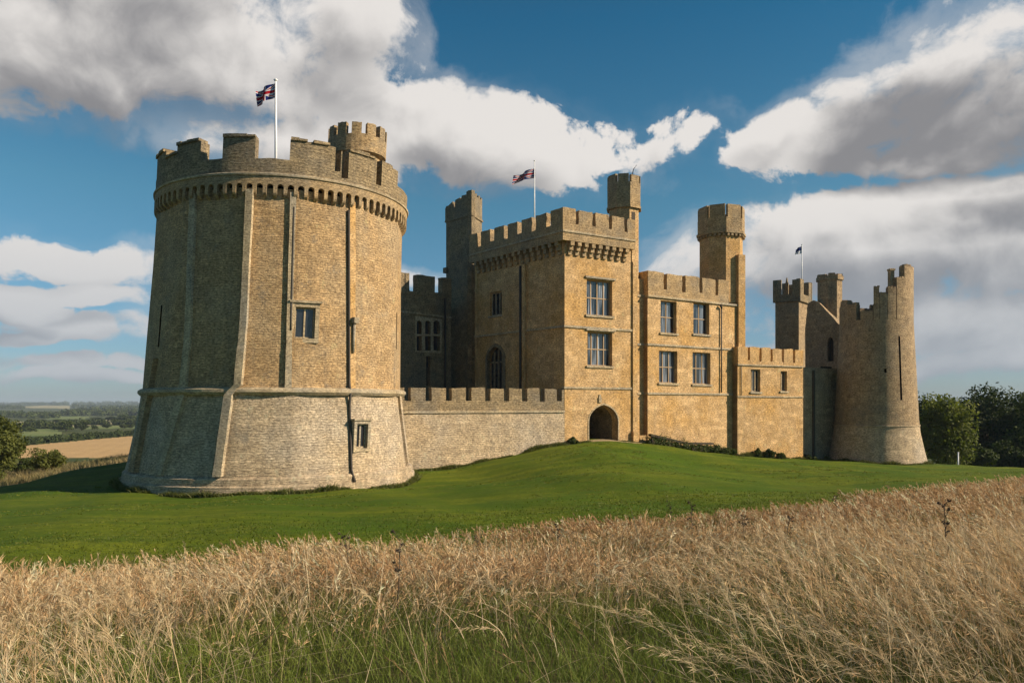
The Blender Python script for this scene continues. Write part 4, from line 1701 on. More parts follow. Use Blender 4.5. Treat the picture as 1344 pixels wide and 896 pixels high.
def flagpole(px, Y, ytop, zbot, fl_top, length, height, droop, mt, label, r=.05, ph=0.0, fold=.0):
    p = np.array(((px - 672) / 1000 * Y, Y))
    zt = zat(ytop, Y)
    t = thing('flagpole', (p[0], p[1], zbot), label, 'flagpole')
    mb = MB()
    mb.tube([(*p, zbot), (*p, zt)], [r * 1.25, r * .8], 10)
    mb.tube([(*p, zbot), (*p, zbot + .25)], [r * 2.4, r * 2.2], 10)
    mb.build('pole', M['white_paint'], t)
    k = MB()
    k.tube([(*p, zt), (*p, zt + r * 1.2), (*p, zt + r * 2.4)], [r * .8, r * 1.9, r * .4], 8)
    k.build('finial', M['white_paint'], t)
    fm = MB()
    nu, nv = 22, 10
    P = {}
    for i in range(nu + 1):
        for j in range(nv + 1):
            u, v = i / nu, j / nv
            amp = .20 * length * u ** .7
            w = math.sin(u * 8.5 + v * 1.6 + ph)
            x = p[0] - r - length * (u - .07 * math.sin(u * 9 + ph)) * (1 - .12 * fold * v)
            y = p[1] + amp * w + .12 * length * u
            hh = height * (1 - .35 * fold * u * (1 - .5 * math.sin(u * 5 + ph)))
            z = fl_top - droop * length * u ** 1.15 - hh * (1 - v) + .06 * length * math.sin(u * 9 + ph + 2 * v) * u
            P[i, j] = (x, y, z)
    for i in range(nu):
        for j in range(nv):
            fm.poly([P[i, j], P[i + 1, j], P[i + 1, j + 1], P[i, j + 1]], [(i / nu, j / nv), ((i + 1) / nu, j / nv), ((i + 1) / nu, (j + 1) / nv), (i / nu, (j + 1) / nv)], True)
    fm.build('flag', M[mt], t)


flagpole(362, 53.0, 107, 14.4, zat(109, 53.0), 1.30, 1.0, .42, 'flag_cross', 'white flagpole with red white and blue flag on the huge round tower', .085, .4)
flagpole(701.5, 76.0, 212, 15.9, zat(221, 76), 2.05, .95, .36, 'flag_cross', 'flagpole with drooping red and dark blue flag on the gatehouse roof', .06, 1.7, .6)
flagpole(1052.5, 105.2, 322, zat(392, 105.2), zat(323, 105.2), .85, 1.0, .55, 'flag_plain', 'thin flagpole with small pale and navy flag on the slender tower', .065, .8, .6)


# ------------------------------------------------------------------ foliage
def leaf_mat(name, c, c2, trans=.25):
    m, g, b = mat(name, .75, .2)
    pos = g.n('ShaderNodeNewGeometry').outputs['Position']
    oi = g.n('ShaderNodeObjectInfo').outputs['Random']
    at_ = g.n('ShaderNodeAttribute', attribute_name='tint').outputs['Fac']
    col = g.mix(at_, c, c2)
    col = g.mix(1.0, col, g.mix(oi, (.75, .8, .8), (1.2, 1.15, 1.0)), 'MULTIPLY')
    g.put(b.inputs['Base Color'], col)
    tr = g.n('ShaderNodeBsdfTranslucent')
    g.put(tr.inputs['Color'], g.mix(1.0, col, (1.1, 1.25, .5), 'MULTIPLY'))
    mx = g.n('ShaderNodeMixShader')
    mx.inputs[0].default_value = trans
    out = m.node_tree.nodes['Material Output']
    m.node_tree.links.new(b.outputs[0], mx.inputs[1])
    m.node_tree.links.new(tr.outputs[0], mx.inputs[2])
    m.node_tree.links.new(mx.outputs[0], out.inputs['Surface'])
    return m


M['leaf'] = leaf_mat('leaf_green', (.040, .060, .013), (.105, .130, .028))
M['leaf_dark'] = leaf_mat('leaf_dark_green', (.026, .040, .011), (.070, .090, .020), .2)
M['leaf_olive'] = leaf_mat('leaf_olive', (.048, .062, .014), (.13, .145, .036))
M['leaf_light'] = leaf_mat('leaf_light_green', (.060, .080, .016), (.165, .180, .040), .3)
M['bark'] = plain('bark', (.09, .07, .05), .9, .1)


def quick_mesh(name, V, F, material, tint=None, color=None):
    """V (n,3), F (m,k) all the same size"""
    k = F.shape[1]
    me = bpy.data.meshes.new(name)
    me.vertices.add(len(V))
    me.vertices.foreach_set('co', np.ascontiguousarray(V, np.float32).ravel())
    me.loops.add(F.size)
    me.loops.foreach_set('vertex_index', np.ascontiguousarray(F, np.int32).ravel())
    me.polygons.add(len(F))
    me.polygons.foreach_set('loop_start', np.arange(0, F.size, k, dtype=np.int32))
    if tint is not None:
        a = me.attributes.new('tint', 'FLOAT', 'POINT')
        a.data.foreach_set('value', np.ascontiguousarray(tint, np.float32))
    if color is not None:
        a = me.attributes.new('col', 'FLOAT_COLOR', 'POINT')
        a.data.foreach_set('color', np.ascontiguousarray(np.concatenate([color, np.ones((len(color), 1))], 1), np.float32).ravel())
    me.update(calc_edges=True)
    me.materials.append(material)
    return me


def leaf_cloud(cent, rad, per, size, seed, zsq=.8):
    """leaf-sized quads spread through clumps; returns verts, faces, tint"""
    r = np.random.default_rng(seed)
    n = len(cent) * per
    ci = np.repeat(np.arange(len(cent)), per)
    d = r.normal(size=(n, 3))
    d /= np.linalg.norm(d, axis=1)[:, None]
    rr = rad[ci] * r.uniform(.35, 1.0, n) ** .5 * (1 + .25 * np.sin(d[:, 0] * 7 + ci) * np.cos(d[:, 2] * 6))
    p = cent[ci] + d * rr[:, None] * np.array((1, 1, zsq))
    nr = d + r.normal(size=(n, 3)) * .75 + np.array((0, 0, .25))
    nr /= np.linalg.norm(nr, axis=1)[:, None]
    a = np.cross(nr, r.normal(size=(n, 3)))
    a /= np.linalg.norm(a, axis=1)[:, None]
    b = np.cross(nr, a)
    s = size * r.uniform(.55, 1.25, n)[:, None]
    V = np.stack([p - a * s, p + b * s * .6, p + a * s, p - b * s * .6], 1).reshape(-1, 3)
    F = np.arange(4 * n).reshape(-1, 4)
    ct = r.uniform(0, 1, len(cent))
    tint = np.clip(ct[ci] * .6 + r.uniform(0, .55, n), 0, 1)
    return V, F, np.repeat(tint, 4)


def tree(name, x, y, crown_w, crown_h, trunk_h, label, cat, group=None, seed=0, clumps=46, per=130, leaf=.28, mt='leaf', skirt=0.0, z=None):
    z = h1(x, y) - .05 if z is None else z
    t = thing(name, (x, y, z), label, cat, group)
    r = np.random.default_rng(seed + 100)
    # trunk and limbs
    cx = np.array((0, 0, trunk_h + crown_h * .45))
    tb = MB()
    rt = max(.06, crown_w * .028)
    lean = r.uniform(-.3, .3, 2)
    top = np.array((lean[0], lean[1], trunk_h + crown_h * .55))
    tb.tube([np.array((x, y, z - .3)), np.array((x, y, z)) + top * (.5, .5, .45), np.array((x, y, z)) + top], [rt * 1.3, rt * .85, rt * .3], 7)
    for k in range(7):
        f = r.uniform(.35, .85)
        s = np.array((x, y, z)) + top * f
        a = k * 2.4 + r.uniform(-.4, .4)
        e = s + np.array((math.cos(a), math.sin(a), .75)) * crown_w * r.uniform(.2, .36)
        tb.tube([s, (s + e) / 2 + (0, 0, .1), e], [rt * .5, rt * .33, rt * .12], 5, cap=False)
    # crown clumps
    n = clumps
    d = r.normal(size=(n, 3))
    d /= np.linalg.norm(d, axis=1)[:, None]
    d[:, 2] = np.where(d[:, 2] < -.55 - skirt, -d[:, 2], d[:, 2])
    q = r.uniform(.45, .86, n)[:, None]
    lob = 1 + .16 * np.sin(d[:, :1] * 4 + seed) + .12 * np.cos(d[:, 1:2] * 5 + seed * 2)
    cent = d * q * lob * np.array((crown_w / 2, crown_w / 2, crown_h / 2)) + cx + np.array((0, 0, crown_h * .05))
    rad = r.uniform(.10, .20, n) * (crown_w + crown_h) / 2 * 1.05
    V, F, tint = leaf_cloud(cent, rad, per, leaf, seed)
    tb.build('trunk', M['bark'], t)
    me = quick_mesh('crown', V, F, M[mt], tint)
    o = bpy.data.objects.new('crown', me)
    COL.objects.link(o)
    o.parent = t
    return t


def tree_at(px, Y, w_px, top_py, base_py, **kw):
    x, y = at(px, Y)
    gz = h1(x, y)
    zt = zat(top_py, Y)
    H = zt - gz
    th = kw.pop('trunk', .18) * H
    name = kw.pop('name', 'tree')
    return tree(name, x, y, w_px / 1000 * Y, (H - th), th, kw.pop('label'), kw.pop('cat', 'tree'), **kw)


# right edge
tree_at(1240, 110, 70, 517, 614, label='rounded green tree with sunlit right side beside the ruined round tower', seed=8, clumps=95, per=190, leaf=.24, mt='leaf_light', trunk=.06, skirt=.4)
tree_at(1296, 127, 105, 507, 620, label='broad dark tree behind the rounded green tree, highest crown at the right', seed=2, clumps=70, per=220, leaf=.28, mt='leaf_dark', trunk=.05, skirt=.5)
tree_at(1352, 120, 90, 522, 620, label='dark leafy tree cut off by the right edge of the picture', seed=3, clumps=60, per=200, leaf=.28, mt='leaf', trunk=.05, skirt=.5)
tree_at(1212, 128, 70, 516, 612, label='dark tree half hidden behind the ruined round tower', seed=4, clumps=50, per=160, leaf=.28, mt='leaf_dark', trunk=.06, skirt=.5)
for k, (px, Y, w, tp) in enumerate(((1262, 138, 60, 519), (1330, 142, 80, 520), (1400, 132, 90, 515))):
    tree_at(px, Y, w, tp, 620, label='dark tree filling the back of the grove at the right', group='back row of the grove at the right', seed=5 + k, clumps=44, per=130, leaf=.34, mt='leaf_dark', trunk=.05, skirt=.5)
for k, (px, Y, w, tp) in enumerate(((1286, 113, 44, 582), (1322, 115, 56, 576), (1262, 122, 40, 580), (1352, 112, 44, 584))):
    tree_at(px, Y, w, tp, 620, name='shrub', cat='shrub', label='dark shrub in the shade under the grove at the right', group='shrubs under the grove at the right', seed=15 + k, clumps=24, per=120, leaf=.24, mt='leaf_dark', trunk=.02, skirt=.6)
# left edge
tree_at(-4, 78, 64, 543, 632, label='bushy olive green tree cut off by the left edge of the picture', seed=21, clumps=70, per=190, leaf=.15, mt='leaf_olive', trunk=.05, skirt=.6)
tree_at(62, 84, 50, 586, 620, name='shrub', cat='shrub', label='round green shrub standing alone left of the huge round tower', seed=22, clumps=40, per=150, leaf=.11, mt='leaf_olive', trunk=.04, skirt=.6)
tree_at(30, 88, 40, 600, 622, name='shrub', cat='shrub', label='low dark shrub between the left edge tree and the round shrub', seed=23, clumps=26, per=110, leaf=.12, mt='leaf_dark', trunk=.02, skirt=.6)


def hedge(name, pts, w, h, n, leaf, label, mt='leaf_dark', seed=0, zoff=0.0):
    r = np.random.default_rng(seed + 500)
    pts = np.array(pts, float)
    seg = np.linalg.norm(np.diff(pts, axis=0), axis=1)
    cum = np.concatenate([[0], np.cumsum(seg)])
    s = np.sort(r.uniform(0, cum[-1], n))
    X = np.interp(s, cum, pts[:, 0]) + r.normal(0, w * .25, n)
    Y = np.interp(s, cum, pts[:, 1]) + r.normal(0, w * .25, n)
    hh = h * (.7 + .5 * r.random(n))
    Z = hgt(X, Y) + hh * .35 + zoff
    cent = np.stack([X, Y, Z], 1)
    V, F, tint = leaf_cloud(cent, hh * .75, 70, leaf, seed)
    m = pts.mean(0)
    base = np.array((m[0], m[1], h1(*m)))
    me = quick_mesh(name, V - base, F, M[mt], tint)
    o = bpy.data.objects.new(name, me)
    o.location = base
    COL.objects.link(o)
    return tag(o, label, 'hedge')


hedge('hedge', pw((70, 150), (120, 158), (185, 165), (220, 170)), 3.0, 2.0, 90, .3, 'dark hedge along the near edge of the golden wheat field', seed=1)
hedge('hedge', pw((24, 352), (90, 400), (172, 470), (250, 530)), 5, 3.6, 90, .8, 'dark hedgerow along the far edge of the golden wheat field', seed=2)
hedge('hedge', pw((5, 630), (60, 636), (82, 640)), 6, 6, 40, 1.1, 'hedge between the two pale fields far left', seed=3)
hedge('hedge', pw((100, 760), (180, 735), (235, 745)), 6, 6, 50, 1.2, 'hedge behind the green field left of the huge round tower', seed=4)

proto = {}
hr = np.random.default_rng(77)
spots = []
for (px, Y, w, tp) in ((87, 560, 21, 550), (107, 585, 21, 550), (72, 600, 14, 557), (60, 640, 22, 551), (124, 610, 10, 562), (140, 650, 12, 560), (163, 640, 14, 561), (172, 640, 10, 563), (40, 560, 16, 563), (28, 540, 12, 566),
                       (165, 880, 26, 543), (148, 930, 22, 546), (180, 900, 20, 545), (128, 1000, 14, 549), (78, 800, 16, 549), (52, 790, 16, 550), (40, 830, 15, 549), (100, 820, 14, 551), (195, 860, 18, 545), (215, 700, 20, 552), (200, 600, 16, 556), (66, 720, 12, 553)):
    spots.append((px, Y, w, tp))
for k, (px, Y, w, tp) in enumerate(spots):
    x, y = at(px, Y)
    gz = h1(x, y)
    W, H = w / 1000 * Y, max(4, zat(tp, Y) - gz)
    key = k % 4
    if key not in proto:
        proto[key] = tree('field_tree', x, y, 10, 9, .8, 'dark field tree standing in the hedgerows of the distant valley', 'tree', 'distant hedgerow trees', seed=40 + key, clumps=26, per=60, leaf=.7, mt='leaf_dark' if key % 2 else 'leaf', skirt=.5)
        o = proto[key]
    else:
        src = proto[key]
        o = src.copy()
        COL.objects.link(o)
        for ch in src.children:
            c = ch.copy()
            COL.objects.link(c)
            c.parent = o
    o.location = (x, y, gz - .2)
    o.rotation_euler = (0, 0, hr.uniform(0, 6.28))
    o.scale = (W / 10, W / 10, H / 9.8)


def far_wood(name, bands, leaf_seed, label):
    Vs, Fs, Ts = [], [], []
    n0 = 0
    r = np.random.default_rng(leaf_seed)
    for (p0, Y0, p1, Y1, n, h) in bands:
        t = r.random(n)
        px, Y = p0 + (p1 - p0) * t, Y0 + (Y1 - Y0) * t + r.normal(0, 25 + Y0 * .01, n)
        X = (px - 672) / 1000 * Y
        hh = h * r.uniform(.6, 1.25, n)
        cent = np.stack([X, Y, hgt(X, Y) + hh * .4], 1)
        V, F, T = leaf_cloud(cent, hh * .75, 40, h * .26, leaf_seed + n)
        Vs.append(V)
        Fs.append(F + n0)
        Ts.append(T)
        n0 += len(V)
    me = quick_mesh(name, np.concatenate(Vs), np.concatenate(Fs), M['leaf_dark'], np.concatenate(Ts))
    o = bpy.data.objects.new(name, me)
    COL.objects.link(o)
    return tag(o, label, 'woodland', kind='stuff')


far_wood('distant_woodland', [(0, 1320, 75, 1250, 110, 9), (80, 1500, 260, 1400, 160, 10), (-60, 1400, 10, 1350, 50, 10), (95, 1900, 260, 1900, 110, 12), (-20, 2700, 30, 2750, 70, 11), (96, 3200, 270, 3000, 160, 14),
                                (-100, 4700, 300, 4600, 260, 16), (-100, 5200, 320, 5400, 260, 24), (1150, 1500, 1600, 1400, 200, 14), (1150, 4500, 1700, 4400, 160, 22), (120, 2500, 200, 2400, 60, 15)],
         91, 'dark distant woods across the valley')

# shrubs at the castle foot
for k, (px, py, Y, w, h, lab, mt) in enumerate((
        (752, 578, 70.3, 17, 9, 'small dark bush at the left of the gatehouse doorway', 'leaf_dark'),
        (860, 576, 75.3, 22, 12, 'dark leafy bush at the left end of the timber ramp', 'leaf_dark'),
        (938, 590, 79.6, 30, 12, 'dark spreading bush at the right end of the timber ramp', 'leaf_dark'),
        (957, 592, 80.4, 22, 10, 'olive bush at the foot of the octagonal turret', 'leaf_olive'),
        (992, 597, 82.2, 16, 12, 'light green bush standing first under the low wing', 'leaf_olive'),
        (1010, 598, 82.6, 20, 12, 'dark rounded bush in the middle under the low wing', 'leaf_dark'),
        (1025, 600, 83.2, 15, 10, 'olive bush standing last under the low wing', 'leaf_olive'),
        (1062, 602, 86.5, 24, 7, 'low dark bush at the foot of the ruined block', 'leaf_dark'))):
    x, y = at(px, Y)
    tree('bush', x, y, w / 1000 * Y, h / 1000 * Y * .95, .02, lab, 'bush', seed=60 + k, clumps=22, per=110, leaf=.08, mt=mt, skirt=.6, z=h1(x, y))


# sloping timber ramp with rail along the foot of the main range
def ramp():
    p0, p1 = np.array(at(852, 74.2)), np.array(at(934, 79.5))
    f = Flat(p0, p1)
    t = thing('timber_ramp', (*p0, h1(*p0)), 'dark timber ramp with low rail sloping along the foot of the main range', 'ramp')
    L = f.L
    za, zb, zc = zat(569, 74.2), zat(580, 77.2), zat(580.5, 79.5)
    sm = L * .56
    mb = MB()
    for (s0, z0, s1, z1) in ((0, za, sm, zb), (sm, zb - .003, L, zc)):
        q = [f.pt(s0, z0 - .22, .3), f.pt(s1, z1 - .22, .3), f.pt(s1, z1 - .22, -.1), f.pt(s0, z0 - .22, -.1), f.pt(s0, z0, .3), f.pt(s1, z1, .3), f.pt(s1, z1, -.1), f.pt(s0, z0, -.1)]
        mb.box8(q)
    mb.build('rail', M['dark_board'], t)
    for k in range(8):
        s = L * (k + .3) / 8
        z = za + (zb - za) * min(1, s / sm)
        pm = MB()
        fbox(pm, f, s - .09, s + .09, z - 2.2, z - .2, 0, .2)
        pm.build('post', M['dark_board'], t)
    bd = MB()
    slab(bd, f, [(0, za - 2), (sm, zb - 1.6), (L, zc - 1.6), (L, zc - .35), (sm, zb - .35), (0, za - .5)], (), .04, -.05)
    bd.build('board_side', M['dark_board'], t)


ramp()


hedge('hedge', [tuple(at(850, 74.0)), tuple(at(890, 76.2)), tuple(at(935, 79.2)), tuple(at(962, 80.6))], .5, 1.05, 60, .09, 'low dark hedge growing along the timber ramp below the main range', seed=9)


# slim pale post by the grove
def post():
    x, y = at(1257.5, 103)
    z = h1(x, y)
    t = thing('marker_post', (x, y, z), 'slim pale post standing on the lawn edge under the rounded green tree', 'post')
    mb = MB()
    zt = zat(594, 103)
    mb.tube([(x, y, z - .2), (x, y, zt)], [.10, .09], 8)
    mb.build('shaft', M['white_paint'], t)
    c = MB()
    c.tube([(x, y, zt), (x, y, zt + .06), (x, y, zt + .12)], [.09, .15, .03], 8)
    c.build('cap', M['white_paint'], t)


post()


# low stone edging wall at the far end of the lawn
def edging():
    pts = [at(1212, 96), at(1228, 97), at(1240, 98), at(1262, 99), at(1278, 100)]
    o = MB()
    for a, b in zip(pts[:-1], pts[1:]):
        f = Flat(a, b)
        za, zb = h1(*a), h1(*b)
        slab(o, f, [(0, za - .6), (f.L, zb - .6), (f.L, zb + .34), (0, za + .34)], (), 0, -.4)
    tag(o.build('edging_wall', M['grey']), 'low rubble edging wall on the lawn beside the far round tower', 'wall')


edging()


# worn sandy threshold in front of the gate
def threshold():
    sA, sB = GF.s(768), GF.s(842)
    mb = MB()
    n = 16
    for i in range(n):
        for j in range(4):
            q = []
            for (a, b) in ((i, j), (i + 1, j), (i + 1, j + 1), (i, j + 1)):
                s = sA + (sB - sA) * a / n
                wd = 1.5 * math.sin(math.pi * min(1, max(0, (a + .3) / (n + .6)))) ** .6
                o = -.5 + (wd + .5) * b / 4
                x, y, _ = GF.pt(s, 0, o)
                q.append((x, y, h1(x, y) + .03 - (.028 if b == 4 else 0)))
            mb.poly(q)
    tag(mb.build('path', M['path']), kind='structure')


threshold()


# ------------------------------------------------------------------ the grass
def grass_mat():
    m, g, b = mat('grass_blades', .6, .25)
    c = g.n('ShaderNodeAttribute', attribute_name='col').outputs['Color']
    g.put(b.inputs['Base Color'], c)
    tr = g.n('ShaderNodeBsdfTranslucent')
    g.put(tr.inputs['Color'], c)
    mx = g.n('ShaderNodeMixShader')
    mx.inputs[0].default_value = .3
    out = m.node_tree.nodes['Material Output']
    m.node_tree.links.new(b.outputs[0], mx.inputs[1])
    m.node_tree.links.new(tr.outputs[0], mx.inputs[2])
    m.node_tree.links.new(mx.outputs[0], out.inputs['Surface'])
    return m


M['grass'] = grass_mat()


def ribbons(root, L, W, az, lean, curl, col, K, yaw, tipw=.12):
    """curved tapering blades -> V, F, color"""
    n = len(root)
    t = np.linspace(0, 1, K + 1)[None, :, None]
    L_, le, cu = L[:, None, None], lean[:, None, None], curl[:, None, None]
    hd = np.stack([np.cos(az), np.sin(az), np.zeros(n)], 1)[:, None, :]
    c = root[:, None, :] + hd * (L_ * (le * t + cu * t * t)) + np.array((0, 0, 1.0)) * (L_ * (t - .42 * np.minimum(cu, 1.6) * t * t - .10 * le * t))
    sd = np.stack([np.cos(yaw), np.sin(yaw), np.zeros(n)], 1)[:, None, :]
    w = (W[:, None, None] * (1 - (1 - tipw) * t ** 1.5)) * .5
    V = np.stack([c - sd * w, c + sd * w], 2)          # n,K+1,2,3
    b = (np.arange(n) * (K + 1) * 2)[:, None]
    k = np.arange(K)[None, :] * 2
    F = np.stack([b + k, b + k + 1, b + k + 3, b + k + 2], -1).reshape(-1, 4)
    C = np.repeat(col, (K + 1) * 2, axis=0)
    return V.reshape(-1, 3), F, C, c


def vnoise(x, y, s, seed):
    r = np.random.default_rng(seed)
    out = np.zeros(x.shape)
    for k in range(7):
        a = r.uniform(0, 6.28)
        f = s * r.uniform(.6, 1.9)
        out += np.sin((x * math.cos(a) + y * math.sin(a)) * f + r.uniform(0, 6.28))
    return out / 7 * 1.9


class Acc:
    def __init__(s):
        s.V, s.F, s.C, s.n = [], [], [], 0

    def add(s, V, F, C):
        s.V.append(V)
        s.F.append(F + s.n)
        s.C.append(C)
        s.n += len(V)

    def build(s, name, label):
        me = quick_mesh(name, np.concatenate(s.V), np.concatenate(s.F), M['grass'], color=np.concatenate(s.C))
        o = bpy.data.objects.new(name, me)
        COL.objects.link(o)
        tag(o, label, 'grass', kind='stuff')


def scatter(n, y0, y1, power, r):
    u = r.random(n)
    k = power + 1
    Y = (y0 ** k + (y1 ** k - y0 ** k) * u) ** (1 / k)
    X = r.uniform(-1, 1, n) * (.84 * Y + 3.0)
    return X, Y


def greenness(X, Y):
    """where the sward stays short and green"""
    g = 1.3 * np.exp(-(((X - .6) / 1.8) ** 2 + ((Y - 4.6) / 2.0) ** 2))
    g += .75 * np.exp(-(((X + 1.9) / 1.6) ** 2 + ((Y - 5.0) / 1.5) ** 2))
    g += .55 * np.exp(-(((X - 2.6) / 1.6) ** 2 + ((Y - 7.2) / 1.1) ** 2))
    g += .5 * np.exp(-(((X + .9) / 2.6) ** 2 + ((Y - 7.6) / 1.4) ** 2))
    g += .5 * np.exp(-(((X + 3.6) / 1.5) ** 2 + ((Y - 6.8) / 1.6) ** 2))
    g += .35 * np.exp(-(((X - 5) / 2.2) ** 2 + ((Y - 10) / 1.2) ** 2))
    return g + .26 * vnoise(X, Y, .9, 5)


def build_grass():
    r = np.random.default_rng(5)
    # --- green undergrowth
    X, Y = scatter(190000, 2.6, 24, -.25, r)
    g = greenness(X, Y)
    keep = (Y < field_edge(X) - .2)
    X, Y, g = X[keep], Y[keep], g[keep]
    n = len(X)
    root = np.stack([X, Y, hgt(X, Y) - .02], 1)
    L = r.uniform(.14, .38, n) * (1 + .3 * vnoise(X, Y, 2.2, 8)) * np.where(g > .6, .85, 1.0)
    W = np.maximum(.0048, .0010 * Y) * r.uniform(.6, 1.3, n)
    hue = np.clip(r.random(n) * .7 + .3 * (.5 + .5 * vnoise(X, Y, 1.3, 18)), 0, 1)[:, None]
    col = (1 - hue) * np.array((.075, .125, .014)) + hue * np.array((.21, .25, .04))
    dry = np.clip(.42 - g * .8 + r.normal(0, .25, n), 0, 1)[:, None] * .85
    col = col * (1 - dry) + np.array((.30, .22, .10)) * dry
    a = Acc()
    V, F, C, _ = ribbons(root, L, W, r.uniform(0, 6.28, n), r.uniform(.05, .5, n), r.uniform(0, .8, n), col, 2, r.uniform(0, 6.28, n))
    a.add(V, F, C)
    a.build('meadow_grass', 'short green grass growing between the tall dry stems in the foreground')

    # --- tall dry stems with feathery heads
    a = Acc()
    X, Y = scatter(150000, 2.8, 35, .35, r)
    g = greenness(X, Y)
    edge = field_edge(X)
    clump = vnoise(X, Y, 1.5, 61) * np.interp(Y, [4, 14], [1.25, .45])
    keep = (Y < edge + r.normal(0, .35, len(X)) + .5 * vnoise(X, Y, 1.2, 81)) & (r.random(len(X)) > np.clip(g * 1.15 + .05, 0, .975)) & (r.random(len(X)) < .60 + .45 * clump)
    X, Y, g = X[keep], Y[keep], g[keep]
    n = len(X)
    tall = np.interp(Y, [3, 6, 12, 18, 30], [.72, .72, .58, .50, .46])
    L = tall * r.uniform(.5, 1.2, n) * (1 + .30 * vnoise(X, Y, 1.1, 31) + .12 * vnoise(X, Y, 3.0, 32)) * (1 - .3 * np.clip(g, 0, 1))
    L = np.where(np.abs(X) / Y > .4, L * 1.1, L)
    W = np.maximum(.0026, .00052 * Y) * r.uniform(.6, 1.4, n)
    root = np.stack([X, Y, hgt(X, Y) - .02], 1)
    band = .5 + .6 * vnoise(X * .35, Y * 1.1, .55, 41) - .38 * np.exp(-((Y - field_edge(X) + 2.2) / 2.4) ** 2) * (X < 5)
    patch = np.clip(band + r.normal(0, .2, n), 0, 1)[:, None]
    straw = np.array((.55, .41, .225))
    rust = np.array((.36, .225, .11))
    pale = np.array((.70, .57, .38))
    col = rust * (1 - patch) + straw * patch
    pk = (r.random(n) < .2)[:, None]
    col = np.where(pk, pale, col) * r.uniform(.72, 1.2, n)[:, None]
    # the wind sets neighbouring stems over the same way
    az = math.pi * (.95 + .55 * vnoise(X, Y, .5, 71)) + r.normal(0, .75, n)
    lean = np.abs(r.normal(.22, .17, n))
    curl = np.abs(r.normal(.32, .34, n))
    K = 5
    V, F, C, cl = ribbons(root, L, W, az, lean, curl, col * .95, K, r.uniform(0, 6.28, n), .35)
    a.add(V, F, C)
    # plumes: hair-thin spikelets lying close along the bending tip
    Mh = 11
    ti = r.uniform(.60, 1.0, (n, Mh))
    k0 = np.minimum((ti * K).astype(int), K - 1)
    fr = (ti * K - k0)[..., None]
    idx = np.arange(n)[:, None]
    base = cl[idx, k0] * (1 - fr) + cl[idx, k0 + 1] * fr
    dirv = cl[idx, k0 + 1] - cl[idx, k0]
    dirv /= np.linalg.norm(dirv, axis=-1, keepdims=True)
    dirv = dirv + r.normal(0, .26, dirv.shape)
    dirv /= np.linalg.norm(dirv, axis=-1, keepdims=True)
    full = r.uniform(.4, 1.25, n)[:, None]
    hl = (L[:, None] * r.uniform(.10, .24, (n, Mh)) * full * (1.4 - ti))[..., None] * 1.5
    side = np.cross(dirv, r.normal(size=dirv.shape))
    side /= np.linalg.norm(side, axis=-1, keepdims=True)
    hw = (np.maximum(.0017, .00050 * Y)[:, None] * r.uniform(.7, 1.3, (n, Mh)))[..., None]
    P0, P1, P2, P3 = base, base + dirv * hl * .45 + side * hw, base + dirv * hl - np.array((0, 0, .08)) * hl, base + dirv * hl * .45 - side * hw
    Vh = np.stack([P0, P1, P2, P3], 2).reshape(-1, 3)
    hc = np.clip(col[:, None, :] * r.uniform(.85, 1.35, (n, Mh, 1)) * np.array((1.05, .98, .92)), 0, .75)
    a.add(Vh, np.arange(len(Vh)).reshape(-1, 4), np.repeat(hc.reshape(-1, 3), 4, axis=0))
    a.build('dry_grass', 'tall feathery straw coloured grass covering the foreground field')

    # --- tall arching plumes at both sides, near the viewer
    a = Acc()
    X, Y = scatter(3400, 3.4, 10, .2, r)
    keep = (r.random(len(X)) < np.clip((np.abs(X / Y + .02) - .22) * 4, .06, 1)) & (vnoise(X, Y, 1.6, 91) > -.25)
    X, Y = X[keep], Y[keep]
    n = len(X)
    root = np.stack([X, Y, hgt(X, Y) - .02], 1)
    L = r.uniform(.75, 1.12, n) * np.interp(Y, [3.4, 6, 10], [.95, 1.0, .95])
    col = (np.array((.62, .47, .27)) + r.normal(0, .05, (n, 1)) * np.array((1, .95, .8))) * r.uniform(.7, 1.1, n)[:, None]
    az = math.pi * (.9 + .5 * vnoise(X, Y, .6, 72)) + r.normal(0, .6, n)
    V, F, C, cl = ribbons(root, L, .0046 * r.uniform(.8, 1.3, n), az, np.abs(r.normal(.18, .12, n)), np.abs(r.normal(.55, .35, n)), col, 8, r.uniform(0, 6.28, n), .4)
    a.add(V, F, C)
    Mh, K = 46, 8
    ti = r.uniform(.62, 1.0, (n, Mh))
    k0 = np.minimum((ti * K).astype(int), K - 1)
    fr = (ti * K - k0)[..., None]
    idx = np.arange(n)[:, None]
    base = cl[idx, k0] * (1 - fr) + cl[idx, k0 + 1] * fr
    dirv = cl[idx, k0 + 1] - cl[idx, k0]
    dirv /= np.linalg.norm(dirv, axis=-1, keepdims=True)
    dirv = dirv + r.normal(0, .30, dirv.shape)
    dirv /= np.linalg.norm(dirv, axis=-1, keepdims=True)
    hl = (L[:, None] * r.uniform(.06, .14, (n, Mh)) * (1.5 - ti))[..., None] * 1.3
    side = np.cross(dirv, r.normal(size=dirv.shape))
    side /= np.linalg.norm(side, axis=-1, keepdims=True)
    hw = (np.maximum(.0012, .00030 * Y)[:, None] * r.uniform(.7, 1.3, (n, Mh)))[..., None]
    Vh = np.stack([base, base + dirv * hl * .5 + side * hw, base + dirv * hl - np.array((0, 0, .15)) * hl, base + dirv * hl * .5 - side * hw], 2).reshape(-1, 3)
    hc = np.clip(col[:, None, :] * r.uniform(.85, 1.3, (n, Mh, 1)), 0, .78)
    a.add(Vh, np.arange(len(Vh)).reshape(-1, 4), np.repeat(hc.reshape(-1, 3), 4, axis=0))
    a.build('plume_grass', 'tall arching pale plumes of grass at the sides of the foreground')

    # --- long bent straws near the viewer
    a = Acc()
    X, Y = scatter(5200, 2.9, 14, -.1, r)
